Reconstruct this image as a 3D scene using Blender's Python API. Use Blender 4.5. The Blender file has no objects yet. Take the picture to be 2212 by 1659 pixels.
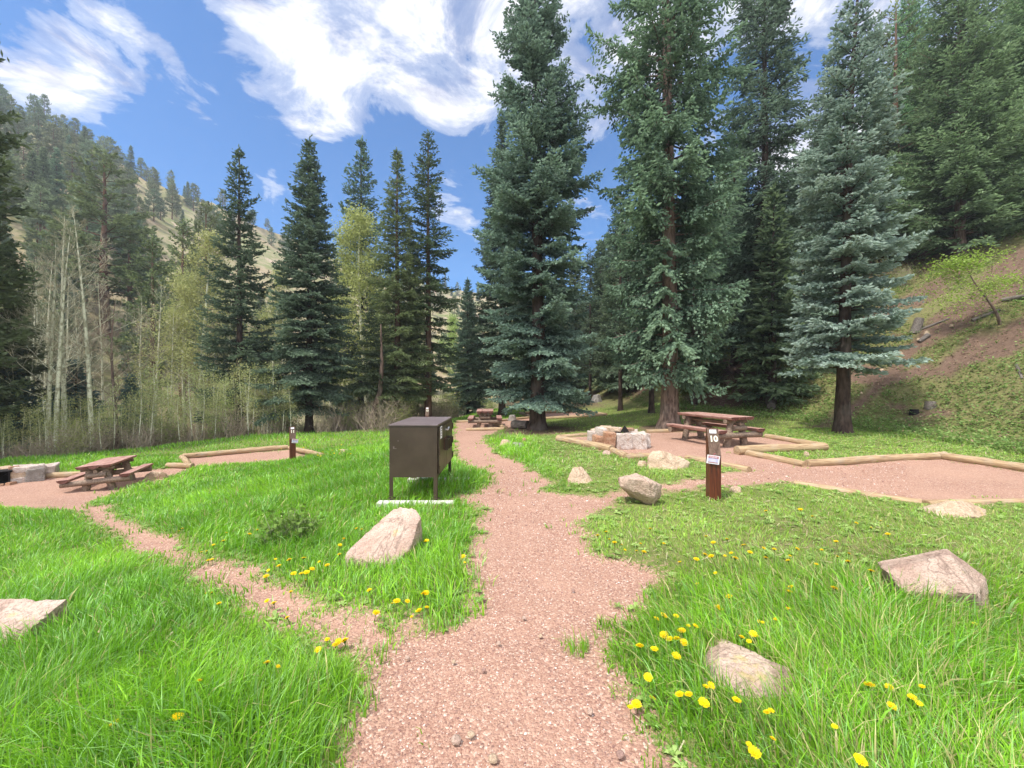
import bpy, bmesh, math, random
import numpy as np
from mathutils import Vector, Matrix
import mathutils.noise as mnoise

# ------------------------------------------------------------------ camera, sky, sun, exposure
scn = bpy.context.scene
COL = scn.collection
FPX = 850.0; CX = 1106.0; CY = 829.5; EYE = 1.6       # photograph measured at 2212 x 1659
cam_d = bpy.data.cameras.new('camera'); cam = bpy.data.objects.new('camera', cam_d); COL.objects.link(cam)
cam.location = (0, 0, EYE); cam.rotation_euler = (math.radians(90), 0, 0)
cam_d.sensor_width = 36; cam_d.lens = 36 * FPX / 2212; cam_d.clip_start = 0.05; cam_d.clip_end = 3000
scn.camera = cam
scn.view_settings.view_transform = 'Standard'; scn.view_settings.look = 'None'
scn.view_settings.exposure = 1.2; scn.view_settings.gamma = 1
scn.cycles.use_denoising = True
scn.cycles.max_bounces = 7; scn.cycles.diffuse_bounces = 4; scn.cycles.glossy_bounces = 2
scn.cycles.transmission_bounces = 3; scn.cycles.volume_bounces = 0; scn.cycles.transparent_max_bounces = 4
SUN_EL = 62; SUN_AZ = -128            # azimuth measured from +Y towards +X
sd = bpy.data.lights.new('sun', 'SUN'); sd.energy = 2.6; sd.angle = math.radians(4); sd.color = (1, .95, .87)
sun = bpy.data.objects.new('sun', sd); COL.objects.link(sun)
_e, _a = math.radians(SUN_EL), math.radians(SUN_AZ)
SUND = Vector((math.sin(_a) * math.cos(_e), math.cos(_a) * math.cos(_e), math.sin(_e)))
sun.rotation_euler = SUND.to_track_quat('Z', 'Y').to_euler(); sun.location = (20, 30, 60)


class NT:
    """small helper round a node tree"""
    def __init__(s, nt):
        s.nt = nt; nt.nodes.clear()
    def n(s, typ, **kw):
        nd = s.nt.nodes.new(typ)
        ins = kw.pop('i', {})
        for k, v in kw.items(): setattr(nd, k, v)
        for k, v in ins.items(): s.set(nd.inputs[k], v)
        return nd
    def set(s, sock, v):
        if isinstance(v, bpy.types.NodeSocket): s.nt.links.new(v, sock)
        elif isinstance(v, bpy.types.Node): s.nt.links.new(v.outputs[0], sock)
        else: sock.default_value = v
    def m(s, op, a, b=0.0, c=None, clamp=False):
        i = {0: a, 1: b}
        if c is not None: i[2] = c
        return s.n('ShaderNodeMath', operation=op, use_clamp=clamp, i=i).outputs[0]
    def ramp(s, f, stops, interp='LINEAR'):
        r = s.n('ShaderNodeValToRGB', i={0: f}); cr = r.color_ramp; cr.interpolation = interp
        while len(cr.elements) < len(stops): cr.elements.new(.5)
        for e, (p, c) in zip(cr.elements, stops):
            e.position = p; e.color = (c, c, c, 1) if isinstance(c, (int, float)) else (*c, 1)
        return r.outputs[0]
    def mix(s, f, a, b, mode='MIX'):
        nd = s.n('ShaderNodeMix', data_type='RGBA', blend_type=mode)
        s.set(nd.inputs[0], f)
        s.set(nd.inputs[6], (*a, 1) if isinstance(a, tuple) else a)
        s.set(nd.inputs[7], (*b, 1) if isinstance(b, tuple) else b)
        return nd.outputs[2]
    def noise(s, vec, scale, detail=3, rough=.55, dist=0):
        i = {'Scale': scale, 'Detail': detail, 'Roughness': rough, 'Distortion': dist}
        if vec is not None: i['Vector'] = vec
        return s.n('ShaderNodeTexNoise', i=i).outputs[0]


def pdir(px, py):
    return Vector(((px - CX) / FPX, 1.0, (CY - py) / FPX)).normalized()


w = bpy.data.worlds.new('World'); scn.world = w; w.use_nodes = True
T = NT(w.node_tree)
sky = T.n('ShaderNodeTexSky', sky_type='NISHITA', sun_disc=False, sun_elevation=_e, sun_rotation=_a,
          altitude=2400, air_density=1.0, dust_density=0.3, ozone_density=2.0)
tc = T.n('ShaderNodeTexCoord').outputs['Generated']
sep = T.n('ShaderNodeSeparateXYZ', i={0: tc})
# cloud plane coordinates: direction projected on a layer above
zc = T.m('ADD', T.m('MAXIMUM', sep.outputs[2], 0.0), 0.12)
pl = T.n('ShaderNodeCombineXYZ', i={0: T.m('DIVIDE', sep.outputs[0], zc), 1: T.m('DIVIDE', sep.outputs[1], zc), 2: 0.0}).outputs[0]
n1 = T.noise(pl, 3.4, 12, .66, .5)
n2 = T.noise(pl, 3.2, 9, .64, .5)
BL = [(560, -20, 120, 1.), (680, 50, 100, 1.0), (800, 80, 110, 1.15), (930, 60, 140, 1.25), (1060, 60, 120, 1.2), (1200, 60, 120, 1.1),
      (1290, 170, 90, 1.0), (760, 160, 48, .75), (900, 150, 60, .7), (1010, 190, 55, .75), (1400, 0, 150, .8), (1900, 30, 130, 1.1), (2060, 20, 120, 1.0),
      (2210, 30, 110, 1.0), (80, 25, 55, .42), (190, 75, 42, .56), (270, 105, 38, .62), (345, 120, 30, .7), (130, 165, 50, .4), (240, 165, 35, .5),
      (425, 210, 30, .85), (690, 260, 38, .8), (760, 250, 40, .7), (640, 285, 30, .6), (540, 205, 22, .6), (600, 210, 20, .5),
      (590, 420, 35, .9), (960, 440, 50, .62), (1010, 480, 45, .6), (80, 200, 60, .6), (1290, 480, 60, .9),
      (1750, 320, 160, .7), (1500, 250, 60, .4), (1950, 220, 120, .8)]
F = None
for px, py, sg, amp in BL:
    d = pdir(px, py)
    dot = T.n('ShaderNodeVectorMath', operation='DOT_PRODUCT', i={0: tc, 1: d}).outputs['Value']
    k = (FPX / (sg * .60)) ** 2 / (1 + ((px - CX) / FPX) ** 2 * .5)
    g = T.m('MULTIPLY', T.m('EXPONENT', T.m('MULTIPLY', T.m('SUBTRACT', dot, 1.0), k)), amp)
    F = g if F is None else T.m('ADD', F, g)
F = T.m('MINIMUM', F, 1.14)
# elsewhere (behind and above the camera) unseen cloud added as fill light
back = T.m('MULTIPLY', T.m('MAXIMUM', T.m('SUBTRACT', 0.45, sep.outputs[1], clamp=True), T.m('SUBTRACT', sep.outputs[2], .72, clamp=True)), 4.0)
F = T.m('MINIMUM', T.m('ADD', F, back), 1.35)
dens = T.m('ADD', F, T.m('MULTIPLY', T.m('SUBTRACT', n1, .5), 4.6))
dens = T.ramp(T.m('SUBTRACT', dens, .56), [(0.0, 0), (.3, .35), (1.0, 1)], 'EASE')
ccol = T.mix(T.ramp(n2, [(.38, 0), (.52, 1)]), (0.25, 0.26, 0.34), (0.54, 0.535, 0.55))
ccol = T.n('ShaderNodeVectorMath', operation='SCALE', i={0: ccol, 'Scale': T.m('ADD', 1.0, T.m('MULTIPLY', T.m('MINIMUM', back, 1.0), 1.4))}).outputs[0]  # the added cloud behind and above is brightened for more fill
skyc = T.mix(1.0, sky.outputs[0], (0.24, .76, 1.12), 'MULTIPLY')
skyl = T.n('ShaderNodeVectorMath', operation='SCALE', i={0: skyc, 'Scale': 0.090}).outputs[0]
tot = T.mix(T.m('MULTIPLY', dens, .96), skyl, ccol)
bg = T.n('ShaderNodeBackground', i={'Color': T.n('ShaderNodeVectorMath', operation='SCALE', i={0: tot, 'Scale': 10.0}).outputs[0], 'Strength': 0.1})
T.n('ShaderNodeOutputWorld', i={0: bg})

# ------------------------------------------------------------------ object helpers
def tag(o, label=None, cat=None, group=None, kind=None):
    if label: o['label'] = label
    if cat: o['category'] = cat
    if group: o['group'] = group
    if kind: o['kind'] = kind
    return o

def empty(name, loc, rz=0, label=None, cat=None, group=None, scale=1):
    o = bpy.data.objects.new(name, None); COL.objects.link(o)
    o.empty_display_size = .1
    o.location = loc; o.rotation_euler = (0, 0, rz)
    o.scale = (scale,) * 3 if isinstance(scale, (int, float)) else scale
    return tag(o, label, cat, group)

def obj(name, me, parent=None, loc=None, rot=None):
    o = bpy.data.objects.new(name, me); COL.objects.link(o)
    if parent is not None: o.parent = parent
    if loc is not None: o.location = loc
    if rot is not None: o.rotation_euler = rot
    return o

class MB:
    """numpy mesh collector"""
    def __init__(s): s.V = []; s.F = {3: [], 4: []}; s.C = []; s.n = 0; s.big = []
    def add(s, V, F, C=None):
        V = np.asarray(V, float).reshape(-1, 3); F = np.asarray(F, int)
        if len(F): s.F[F.shape[1]].append(F + s.n)
        s.V.append(V); s.C.append(np.ones((len(V), 3)) if C is None else np.broadcast_to(np.asarray(C, float), (len(V), 3)))
        s.n += len(V); return s
    def ngon(s, V, C=None):
        V = np.asarray(V, float)
        s.big.append(list(range(s.n, s.n + len(V)))); s.V.append(V)
        s.C.append(np.ones((len(V), 3)) if C is None else np.broadcast_to(np.asarray(C, float), (len(V), 3))); s.n += len(V)
    def ng(s, V): s.ngon(V); return s
    def mesh(s, name, mats, smooth=False, color=False):
        me = bpy.data.meshes.new(name)
        V = np.concatenate(s.V) if s.V else np.zeros((0, 3))
        loops = []; starts = []; st = 0
        for k in (3, 4):
            if s.F[k]:
                f = np.concatenate(s.F[k]); loops.append(f.ravel())
                starts.append(st + np.arange(len(f)) * k); st += f.size
        for b in s.big:
            loops.append(np.array(b)); starts.append(np.array([st])); st += len(b)
        L = np.concatenate(loops).astype(np.int32); S = np.concatenate(starts).astype(np.int32)
        me.vertices.add(len(V)); me.vertices.foreach_set('co', V.astype(np.float32).ravel())
        me.loops.add(len(L)); me.loops.foreach_set('vertex_index', L)
        me.polygons.add(len(S)); me.polygons.foreach_set('loop_start', S)
        me.polygons.foreach_set('use_smooth', np.full(len(S), smooth))
        me.update(calc_edges=True)
        if color:
            a = me.attributes.new('col', 'FLOAT_COLOR', 'POINT')
            C = np.concatenate(s.C); a.data.foreach_set('color', np.concatenate([C, np.ones((len(C), 1))], 1).astype(np.float32).ravel())
        for m in (mats if isinstance(mats, (list, tuple)) else [mats]): me.materials.append(m)
        return me
    def box(s, c, size, R=None, C=None):
        c = np.array(c, float); h = np.array(size, float) / 2
        P = np.array([[x, y, z] for x in (-1, 1) for y in (-1, 1) for z in (-1, 1)]) * h
        if R is not None: P = P @ np.array(R).T
        F = [[0, 1, 3, 2], [4, 6, 7, 5], [0, 4, 5, 1], [2, 3, 7, 6], [0, 2, 6, 4], [1, 5, 7, 3]]
        return s.add(P + c, F, C)
    def tube(s, P, r, n=6, cap=True, C=None, rough=0, rng=None, flat=None):
        """tube along points P with radii r"""
        P = np.asarray(P, float); m = len(P); r = np.broadcast_to(np.asarray(r, float), (m,))
        D = np.gradient(P, axis=0); D /= np.linalg.norm(D, axis=1)[:, None] + 1e-9
        up = np.array([0, 0, 1.]) if abs(D[:, 2]).mean() < .8 else np.array([1., 0, 0])
        A = np.cross(D, up); A /= np.linalg.norm(A, axis=1)[:, None] + 1e-9
        B = np.cross(D, A)
        th = np.arange(n) / n * 2 * np.pi
        ca, sa = np.cos(th), np.sin(th)
        rr = r[:, None] * np.ones(n)
        if rough and rng is not None: rr = rr * (1 + rough * (rng.random((m, n)) - .5))
        V = P[:, None] + rr[..., None] * (ca[None, :, None] * A[:, None] + sa[None, :, None] * B[:, None])
        i = np.arange(m - 1)[:, None]; j = np.arange(n)[None]
        F = np.stack([i * n + j, i * n + (j + 1) % n, (i + 1) * n + (j + 1) % n, (i + 1) * n + j], -1).reshape(-1, 4)
        base = s.n
        s.add(V.reshape(-1, 3), F, C)
        if cap:
            s.ngon(V[0][::-1], C); s.ngon(V[-1], C)
        return s

# ------------------------------------------------------------------ materials
def newmat(name):
    m = bpy.data.materials.new(name); m.use_nodes = True
    return m, NT(m.node_tree)

def finish(t, color, rough=.7, spec=.3, bump=None, bs=.5, bd=.01, metal=0, trans=0, transcol=None):
    i = {'Base Color': color, 'Roughness': rough, 'Metallic': metal, 'Specular IOR Level': spec}
    p = t.n('ShaderNodeBsdfPrincipled', i=i)
    if bump is not None:
        b = t.n('ShaderNodeBump', i={'Strength': bs, 'Distance': bd, 'Height': bump}); t.set(p.inputs['Normal'], b.outputs[0])
    out = p.outputs[0]
    if trans:
        tr = t.n('ShaderNodeBsdfTranslucent', i={0: transcol if transcol is not None else color})
        out = t.n('ShaderNodeMixShader', i={0: trans, 1: out, 2: tr.outputs[0]}).outputs[0]
    t.n('ShaderNodeOutputMaterial', i={0: out})

def leafmat(name, rough=.55, spec=.25, trans=.3, vary=.25, hue=.02):
    m, t = newmat(name)
    a = t.n('ShaderNodeAttribute', attribute_name='col').outputs[0]
    r = t.n('ShaderNodeObjectInfo').outputs['Random']
    c = t.n('ShaderNodeHueSaturation', i={'Hue': t.m('MULTIPLY_ADD', r, hue * 2, .5 - hue), 'Saturation': 1.0,
            'Value': t.m('MULTIPLY_ADD', r, vary, 1 - vary / 2), 'Color': a}).outputs[0]
    finish(t, c, rough, spec, trans=trans)
    return m

M = {}
M['needle'] = leafmat('needles', .55, .3, .3)
M['leaf'] = leafmat('leaves', .5, .3, .4)
M['grass'] = leafmat('grass_blades', .42, .35, .42, 0, 0)
M['petal'] = leafmat('petals', .6, .2, .3, .1, .004)

def bark(name, c1, c2, sc=7, zs=.25, bs=1.0, bd=.03):
    m, t = newmat(name)
    o = t.n('ShaderNodeTexCoord').outputs['Object']
    mp = t.n('ShaderNodeMapping', i={'Vector': o, 'Scale': (1, 1, zs)}).outputs[0]
    n = t.noise(mp, sc, 6, .65, .3)
    n2 = t.noise(o, 1.3, 3)
    c = t.mix(t.ramp(n, [(.35, 0), (.65, 1)]), c1, c2)
    c = t.mix(t.ramp(n2, [(.45, 0), (.7, .5)]), c, (.16, .15, .13))
    finish(t, c, .9, .15, n, bs, bd)
    return m
M['bark'] = bark('spruce_bark', (.022, .015, .012), (.10, .068, .054), 9)
M['bark_grey'] = bark('grey_bark', (.07, .045, .035), (.27, .19, .15), 11, .22)
M['bark_pine'] = bark('pine_bark', (.05, .03, .02), (.2, .11, .07), 6)

m, t = newmat('aspen_bark'); M['aspen'] = m
o = t.n('ShaderNodeTexCoord').outputs['Object']
n = t.noise(t.n('ShaderNodeMapping', i={'Vector': o, 'Scale': (1, 1, .5)}).outputs[0], 9, 4)
z = t.n('ShaderNodeSeparateXYZ', i={0: o}).outputs[2]
low = t.ramp(t.m('ADD', t.m('MULTIPLY', z, .45), t.m('MULTIPLY', n, .5)), [(.28, 1), (.6, 0)])
c = t.mix(t.ramp(n, [(.42, 0), (.5, 1)]), (.34, .33, .22), (.66, .66, .49))
c = t.mix(t.m('MULTIPLY', low, .85), c, (.06, .045, .035))
finish(t, c, .8, .2, n, .4, .01)
m, t = newmat('twig_bark'); M['twig'] = m
n = t.noise(None, 3, 2)
a = t.n('ShaderNodeAttribute', attribute_name='col').outputs[0]
finish(t, t.mix(t.m('MULTIPLY', n, .5), a, (.25, .22, .16)), .85, .1)

def wood(name, c1, c2, c3, rough=.75, sc=6, stretch=(8, .6, 8), bs=.5):
    m, t = newmat(name)
    o = t.n('ShaderNodeTexCoord').outputs['Object']
    r = t.n('ShaderNodeObjectInfo').outputs['Random']
    mp = t.n('ShaderNodeMapping', i={'Vector': o, 'Scale': stretch, 'Location': t.n('ShaderNodeCombineXYZ', i={0: t.m('MULTIPLY', r, 50), 1: 0.0, 2: 0.0}).outputs[0]}).outputs[0]
    n = t.noise(mp, sc, 6, .6, .2); n2 = t.noise(o, 4, 4, .6)
    c = t.mix(t.ramp(n, [(.35, 0), (.65, 1)]), c1, c2)
    c = t.mix(t.ramp(n2, [(.52, 0), (.75, .75)]), c, c3)
    c = t.mix(t.ramp(n, [(.30, .75), (.36, 0)]), c, (.05, .035, .03))
    finish(t, c, rough, .3, n, bs, .01)
    return m
M['redwood'] = wood('weathered_red_stain', (.22, .10, .08), (.44, .27, .22), (.50, .39, .34))
M['endwood'] = wood('dark_red_end_grain', (.07, .025, .02), (.17, .065, .05), (.22, .12, .09))
M['logwood'] = wood('peeled_log', (.10, .07, .05), (.30, .22, .16), (.06, .05, .045))
M['borderlog'] = wood('border_log_wood', (.24, .15, .08), (.46, .34, .20), (.33, .28, .21), sc=5, bs=.8)
M['post'] = wood('brown_stained_post', (.055, .015, .008), (.15, .042, .02), (.11, .035, .018), .45, 5, (10, 10, .7))
M['postface'] = wood('weathered_post_face', (.08, .045, .03), (.17, .11, .08), (.14, .1, .08), .6, 5, (10, 10, .7))
M['charlog'] = wood('old_grey_log', (.05, .04, .035), (.22, .19, .165), (.12, .1, .085))

def plain(name, c, rough=.6, spec=.3, metal=0, nz=.12, bs=0, sc=20):
    m, t = newmat(name)
    o = t.n('ShaderNodeTexCoord').outputs['Object']
    n = t.noise(o, sc, 5)
    k = t.m('MULTIPLY_ADD', n, nz * 2, 1 - nz)
    cc = t.mix(1.0, c, t.n('ShaderNodeCombineXYZ', i={0: k, 1: k, 2: k}).outputs[0], 'MULTIPLY')
    finish(t, cc, rough, spec, n if bs else None, bs, .004, metal)
    return m
M['black'] = plain('soot_black', (.012, .011, .011), .9)
M['grate'] = plain('rusty_grate', (.05, .035, .03), .6, metal=.4)
M['cream'] = plain('cream_paint', (.72, .68, .55), .5)
M['white'] = plain('white_paper', (.78, .76, .80), .45, nz=.04)
M['red'] = plain('tag_red_print', (.42, .07, .10), .4)
M['lilac'] = plain('tag_lilac_print', (.50, .48, .70), .4)
M['concrete'] = plain('pale_concrete', (.50, .485, .45), .85, nz=.2, bs=.4, sc=30)
M['silver'] = plain('scratched_metal', (.62, .62, .66), .3, .5, .6)

# bear box steel
m, t = newmat('brown_powder_coat'); M['steel'] = m
o = t.n('ShaderNodeTexCoord').outputs['Object']
n = t.noise(o, 3.5, 6, .6); n2 = t.noise(o, 22, 6, .7)
c = t.mix(t.ramp(n, [(.4, 0), (.7, 1)]), (.042, .027, .016), (.060, .041, .025))
c = t.mix(t.ramp(n2, [(.715, 0), (.74, .55)]), c, (.30, .27, .24))
finish(t, c, t.ramp(n, [(.3, .34), (.7, .5)]), .45, t.noise(o, 160, 2), .12, .002)
m, t = newmat('pale_brown_lid'); M['lid'] = m
n = t.noise(t.n('ShaderNodeTexCoord').outputs['Object'], 2.5, 7, .7); n2 = t.noise(t.n('ShaderNodeTexCoord').outputs['Object'], 9, 6, .7)
c = t.mix(t.ramp(n, [(.35, 0), (.7, 1)]), (.10, .075, .075), (.17, .135, .135))  # lid brown paler than the body, with lighter blotches
c = t.mix(t.ramp(n2, [(.62, 0), (.68, .8)]), c, (.32, .29, .3))
finish(t, c, .42, .5, n2, .1, .002)

# rocks
def rockmat(name, base, light, dark, lichen=(.5, .42, .12), lich=.0):
    m, t = newmat(name)
    o = t.n('ShaderNodeTexCoord').outputs['Object']
    n = t.noise(o, 3.2, 7, .65, .3); f = t.noise(o, 26, 6, .7); v = t.noise(o, 75, 3, .7)
    c = t.mix(t.ramp(n, [(.36, 0), (.64, 1)]), base, light)
    c = t.mix(t.ramp(f, [(.56, 0), (.72, .7)]), c, dark)
    c = t.mix(t.ramp(v, [(.40, .45), (.52, 0)]), c, dark)
    c = t.mix(t.ramp(t.m('ABSOLUTE', t.m('SUBTRACT', t.noise(o, 2.1, 4, .55, .6), .5)), [(.0, .65), (.012, 0)]), c, dark)
    if lich: c = t.mix(t.ramp(t.noise(o, 7, 5, .6), [(.60, 0), (.68, lich)]), c, lichen)
    h = t.m('ADD', n, t.m('MULTIPLY', f, .6))
    finish(t, c, .9, .2, h, 1.0, .06)
    return m
M['rock_pink'] = rockmat('pink_granite', (.47, .32, .25), (.68, .53, .43), (.22, .15, .12), lich=.5)
M['rock_red'] = rockmat('red_brown_granite', (.34, .20, .165), (.50, .34, .28), (.16, .11, .10))
M['rock_beige'] = rockmat('beige_granite', (.45, .32, .24), (.66, .52, .41), (.22, .15, .12))
M['rock_buff'] = rockmat('buff_sandstone', (.50, .36, .24), (.68, .55, .41), (.30, .19, .13), (.55, .35, .1), .4)
M['rock_white'] = rockmat('white_quarry_stone', (.50, .43, .38), (.68, .63, .58), (.36, .20, .12))
M['rock_rust'] = rockmat('rusty_quarry_stone', (.36, .18, .10), (.56, .40, .28), (.22, .1, .06))
M['rock_grey'] = rockmat('grey_rock', (.25, .23, .20), (.42, .39, .35), (.14, .12, .11))

# ground: vertex colour 'col' channels  R gravel, G bare dirt, B dry hillside ; 'shade' not used
m, t = newmat('ground_surface'); M['ground'] = m
geo = t.n('ShaderNodeNewGeometry').outputs['Position']
at = t.n('ShaderNodeSeparateColor', i={0: t.n('ShaderNodeAttribute', attribute_name='col').outputs[0]})
nb = t.noise(geo, .9, 5, .6); nm = t.noise(geo, 7, 5, .6); nf = t.noise(geo, 38, 4, .65); nxf = t.noise(geo, 150, 3, .7)
vor = t.n('ShaderNodeTexVoronoi', feature='F1', i={'Vector': geo, 'Scale': 88.0, 'Randomness': 1.0})
vc = t.n('ShaderNodeSeparateColor', i={0: vor.outputs['Color']}).outputs[0]
green = t.mix(t.ramp(nm, [(.35, 0), (.65, 1)]), (.09, .13, .03), (.19, .25, .055))
green = t.mix(t.ramp(nf, [(.45, 0), (.62, .8)]), green, (.24, .18, .10))
green = t.mix(t.ramp(nxf, [(.5, 0), (.62, .6)]), green, (.13, .24, .04))
dirt = t.mix(t.ramp(nm, [(.3, 0), (.7, 1)]), (.085, .055, .040), (.17, .11, .08))
dirt = t.mix(t.ramp(nf, [(.5, 0), (.7, .6)]), dirt, (.32, .22, .15))
hill = t.mix(t.ramp(t.noise(geo, .06, 5), [(.4, 0), (.6, 1)]), (.27, .21, .12), (.17, .19, .075))
hill = t.mix(t.ramp(t.noise(geo, .35, 5, .7), [(.45, 0), (.6, .75)]), hill, (.33, .27, .18))
hill = t.mix(t.ramp(t.noise(geo, .11, 4, .6, .8), [(.60, 0), (.66, .9)]), hill, (.46, .34, .27))
grav = t.mix(t.ramp(vc, [(0, 0), (1, 1)]), (.27, .145, .105), (.50, .32, .235))
grav = t.mix(t.ramp(vc, [(.88, 0), (.93, .75)]), grav, (.62, .50, .41))
grav = t.mix(t.ramp(t.m('FRACT', t.m('MULTIPLY', vc, 7.3)), [(.84, 0), (.9, .7)]), grav, (.18, .10, .085))
grav = t.mix(t.ramp(nb, [(.4, 0), (.65, .5)]), grav, (.46, .29, .21))
grav = t.mix(t.ramp(nxf, [(.45, 0), (.7, .45)]), grav, (.24, .13, .10))
c = t.mix(at.outputs[1], green, dirt)
c = t.mix(at.outputs[2], c, hill)
gm = t.ramp(t.m('ADD', at.outputs[0], t.m('MULTIPLY', t.m('SUBTRACT', nf, .5), 1.6)), [(.4, 0), (.6, 1)])
c = t.mix(gm, c, grav)
hgt = t.m('ADD', t.m('MULTIPLY', nf, .6), t.m('MULTIPLY', t.m('SUBTRACT', 1.0, vor.outputs['Distance']), .25))
finish(t, c, .92, .15, hgt, .9, .03)

print('materials done')
# ------------------------------------------------------------------ terrain
def _hash(ix, iy, seed):
    h = (ix.astype(np.int64) * 374761393 + iy.astype(np.int64) * 668265263 + seed * 974711) & 0x7fffffff
    h = ((h ^ (h >> 13)) * 1274126177) & 0x7fffffff
    return ((h ^ (h >> 16)) & 0xffff) / 65535.0

def vnoise(x, y, seed=0):
    x = np.asarray(x, float); y = np.asarray(y, float)
    ix = np.floor(x); iy = np.floor(y); fx = x - ix; fy = y - iy
    fx = fx * fx * (3 - 2 * fx); fy = fy * fy * (3 - 2 * fy)
    a = _hash(ix, iy, seed); b = _hash(ix + 1, iy, seed); c_ = _hash(ix, iy + 1, seed); d = _hash(ix + 1, iy + 1, seed)
    return (a * (1 - fx) + b * fx) * (1 - fy) + (c_ * (1 - fx) + d * fx) * fy

def fbm(x, y, s=1.0, o=4, seed=0):
    r = 0; a = .5
    for k in range(o):
        r = r + a * vnoise(np.asarray(x) * s + 13.7 * k, np.asarray(y) * s + 7.1 * k, seed + k); s *= 2.03; a *= .5
    return r / (1 - .5 ** o)

CP = [(0, 0, 0), (3, 1, 0), (-3, 1, -.1), (0, 5.3, 0), (-1.4, 5.3, 0), (-1.4, 7, -.03), (3, 5.4, 0), (0, 9, -.08), (0, 13, -.22), (-3, 9, -.3),
      (-5, 5, -.42), (5, 3, 0), (8, 3, .05), (5.7, 14.3, 0), (10.2, 12.1, .1), (12.8, 9.8, .12), (12.3, 13.2, .2), (6, 8, 0), (9, 7, 0), (12, 5, .05),
      (5.7, 11, 0), (2.8, 9.8, -.02), (9, 0, .05), (-8, 0, -.4), (-12, -3, -.8)]
def pz(px, py, Y): CP.append(((px - CX) / FPX * Y, Y, EYE - (py - CY) / FPX * Y))
for q in [(1162, 930, 15.7), (1048, 923, 18.), (630, 997, 11.7), (220, 1080, 8.16), (50, 1055, 8.9), (0, 1100, 6.77), (0, 1400, 2.68),
          (0, 1000, 12.75), (300, 970, 15.2), (520, 945, 18.1), (800, 932, 17.9), (397, 990, 12.5), (622, 970, 14.), (416, 1013, 10.9), (687, 984, 12.1),
          (740, 975, 11.7), (1030, 911, 21.), (1124, 892, 26.7), (1254, 888, 26.4), (1309, 897, 22.), (1183, 904, 21.8), (1060, 885, 29.),
          (1198, 950, 11.7), (1345, 990, 8.5), (1738, 1008, 7.64), (2212, 1018, 7.2), (2212, 1085, 5.33)]: pz(*q)
CP += [(-18, 21, -2.6), (-14, 27, -2.9), (-6, 32, -2.4), (1, 40, -1.6), (-23, 14, -2.2), (-35, 8, -2.4), (-22, 2, -1.6), (7, 20, .25), (5.5, 28, .2),
       (16, 20, .5), (20, 10, .4), (14, 0, .2), (28, 30, .8), (28, -10, .4), (-30, 35, -3), (0, 60, -2), (-15, 60, -3), (15, 50, .5), (0, -15, 0), (-20, -15, -1)]
CP = np.array(CP)
def _U(r2): return .5 * r2 * np.log(r2 + 1e-9)
_n = len(CP); A = np.zeros((_n + 3, _n + 3))
_d2 = (CP[:, None, 0] - CP[None, :, 0]) ** 2 + (CP[:, None, 1] - CP[None, :, 1]) ** 2
A[:_n, :_n] = _U(_d2) + np.eye(_n) * .6
A[:_n, _n] = 1; A[:_n, _n + 1:] = CP[:, :2]; A[_n, :_n] = 1; A[_n + 1:, :_n] = CP[:, :2].T
TW = np.linalg.solve(A, np.concatenate([CP[:, 2], [0, 0, 0]]))

def seg_dist(x, y, poly, closed=False):
    """unsigned distance, side sign (+ = right of the direction of travel) and nearest parameter"""
    P = np.array(poly, float)
    if closed: P = np.vstack([P, P[:1]])
    best = np.full(np.shape(x), 1e9); side = np.zeros(np.shape(x)); inside = np.zeros(np.shape(x), bool)
    for (ax, ay), (bx, by) in zip(P[:-1], P[1:]):
        dx, dy = bx - ax, by - ay; L2 = dx * dx + dy * dy + 1e-12
        u = np.clip(((x - ax) * dx + (y - ay) * dy) / L2, 0, 1)
        d = np.hypot(x - ax - u * dx, y - ay - u * dy)
        cr = (x - ax) * dy - (y - ay) * dx
        upd = d < best - 1e-9
        best = np.where(upd, d, best); side = np.where(upd, np.sign(cr), side)
        if closed:
            c1 = (ay > y) != (by > y)
            with np.errstate(divide='ignore', invalid='ignore'):
                xi = (bx - ax) * (y - ay) / (by - ay + 1e-15) + ax
            inside ^= c1 & (x < xi)
    return best, side, inside

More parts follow.
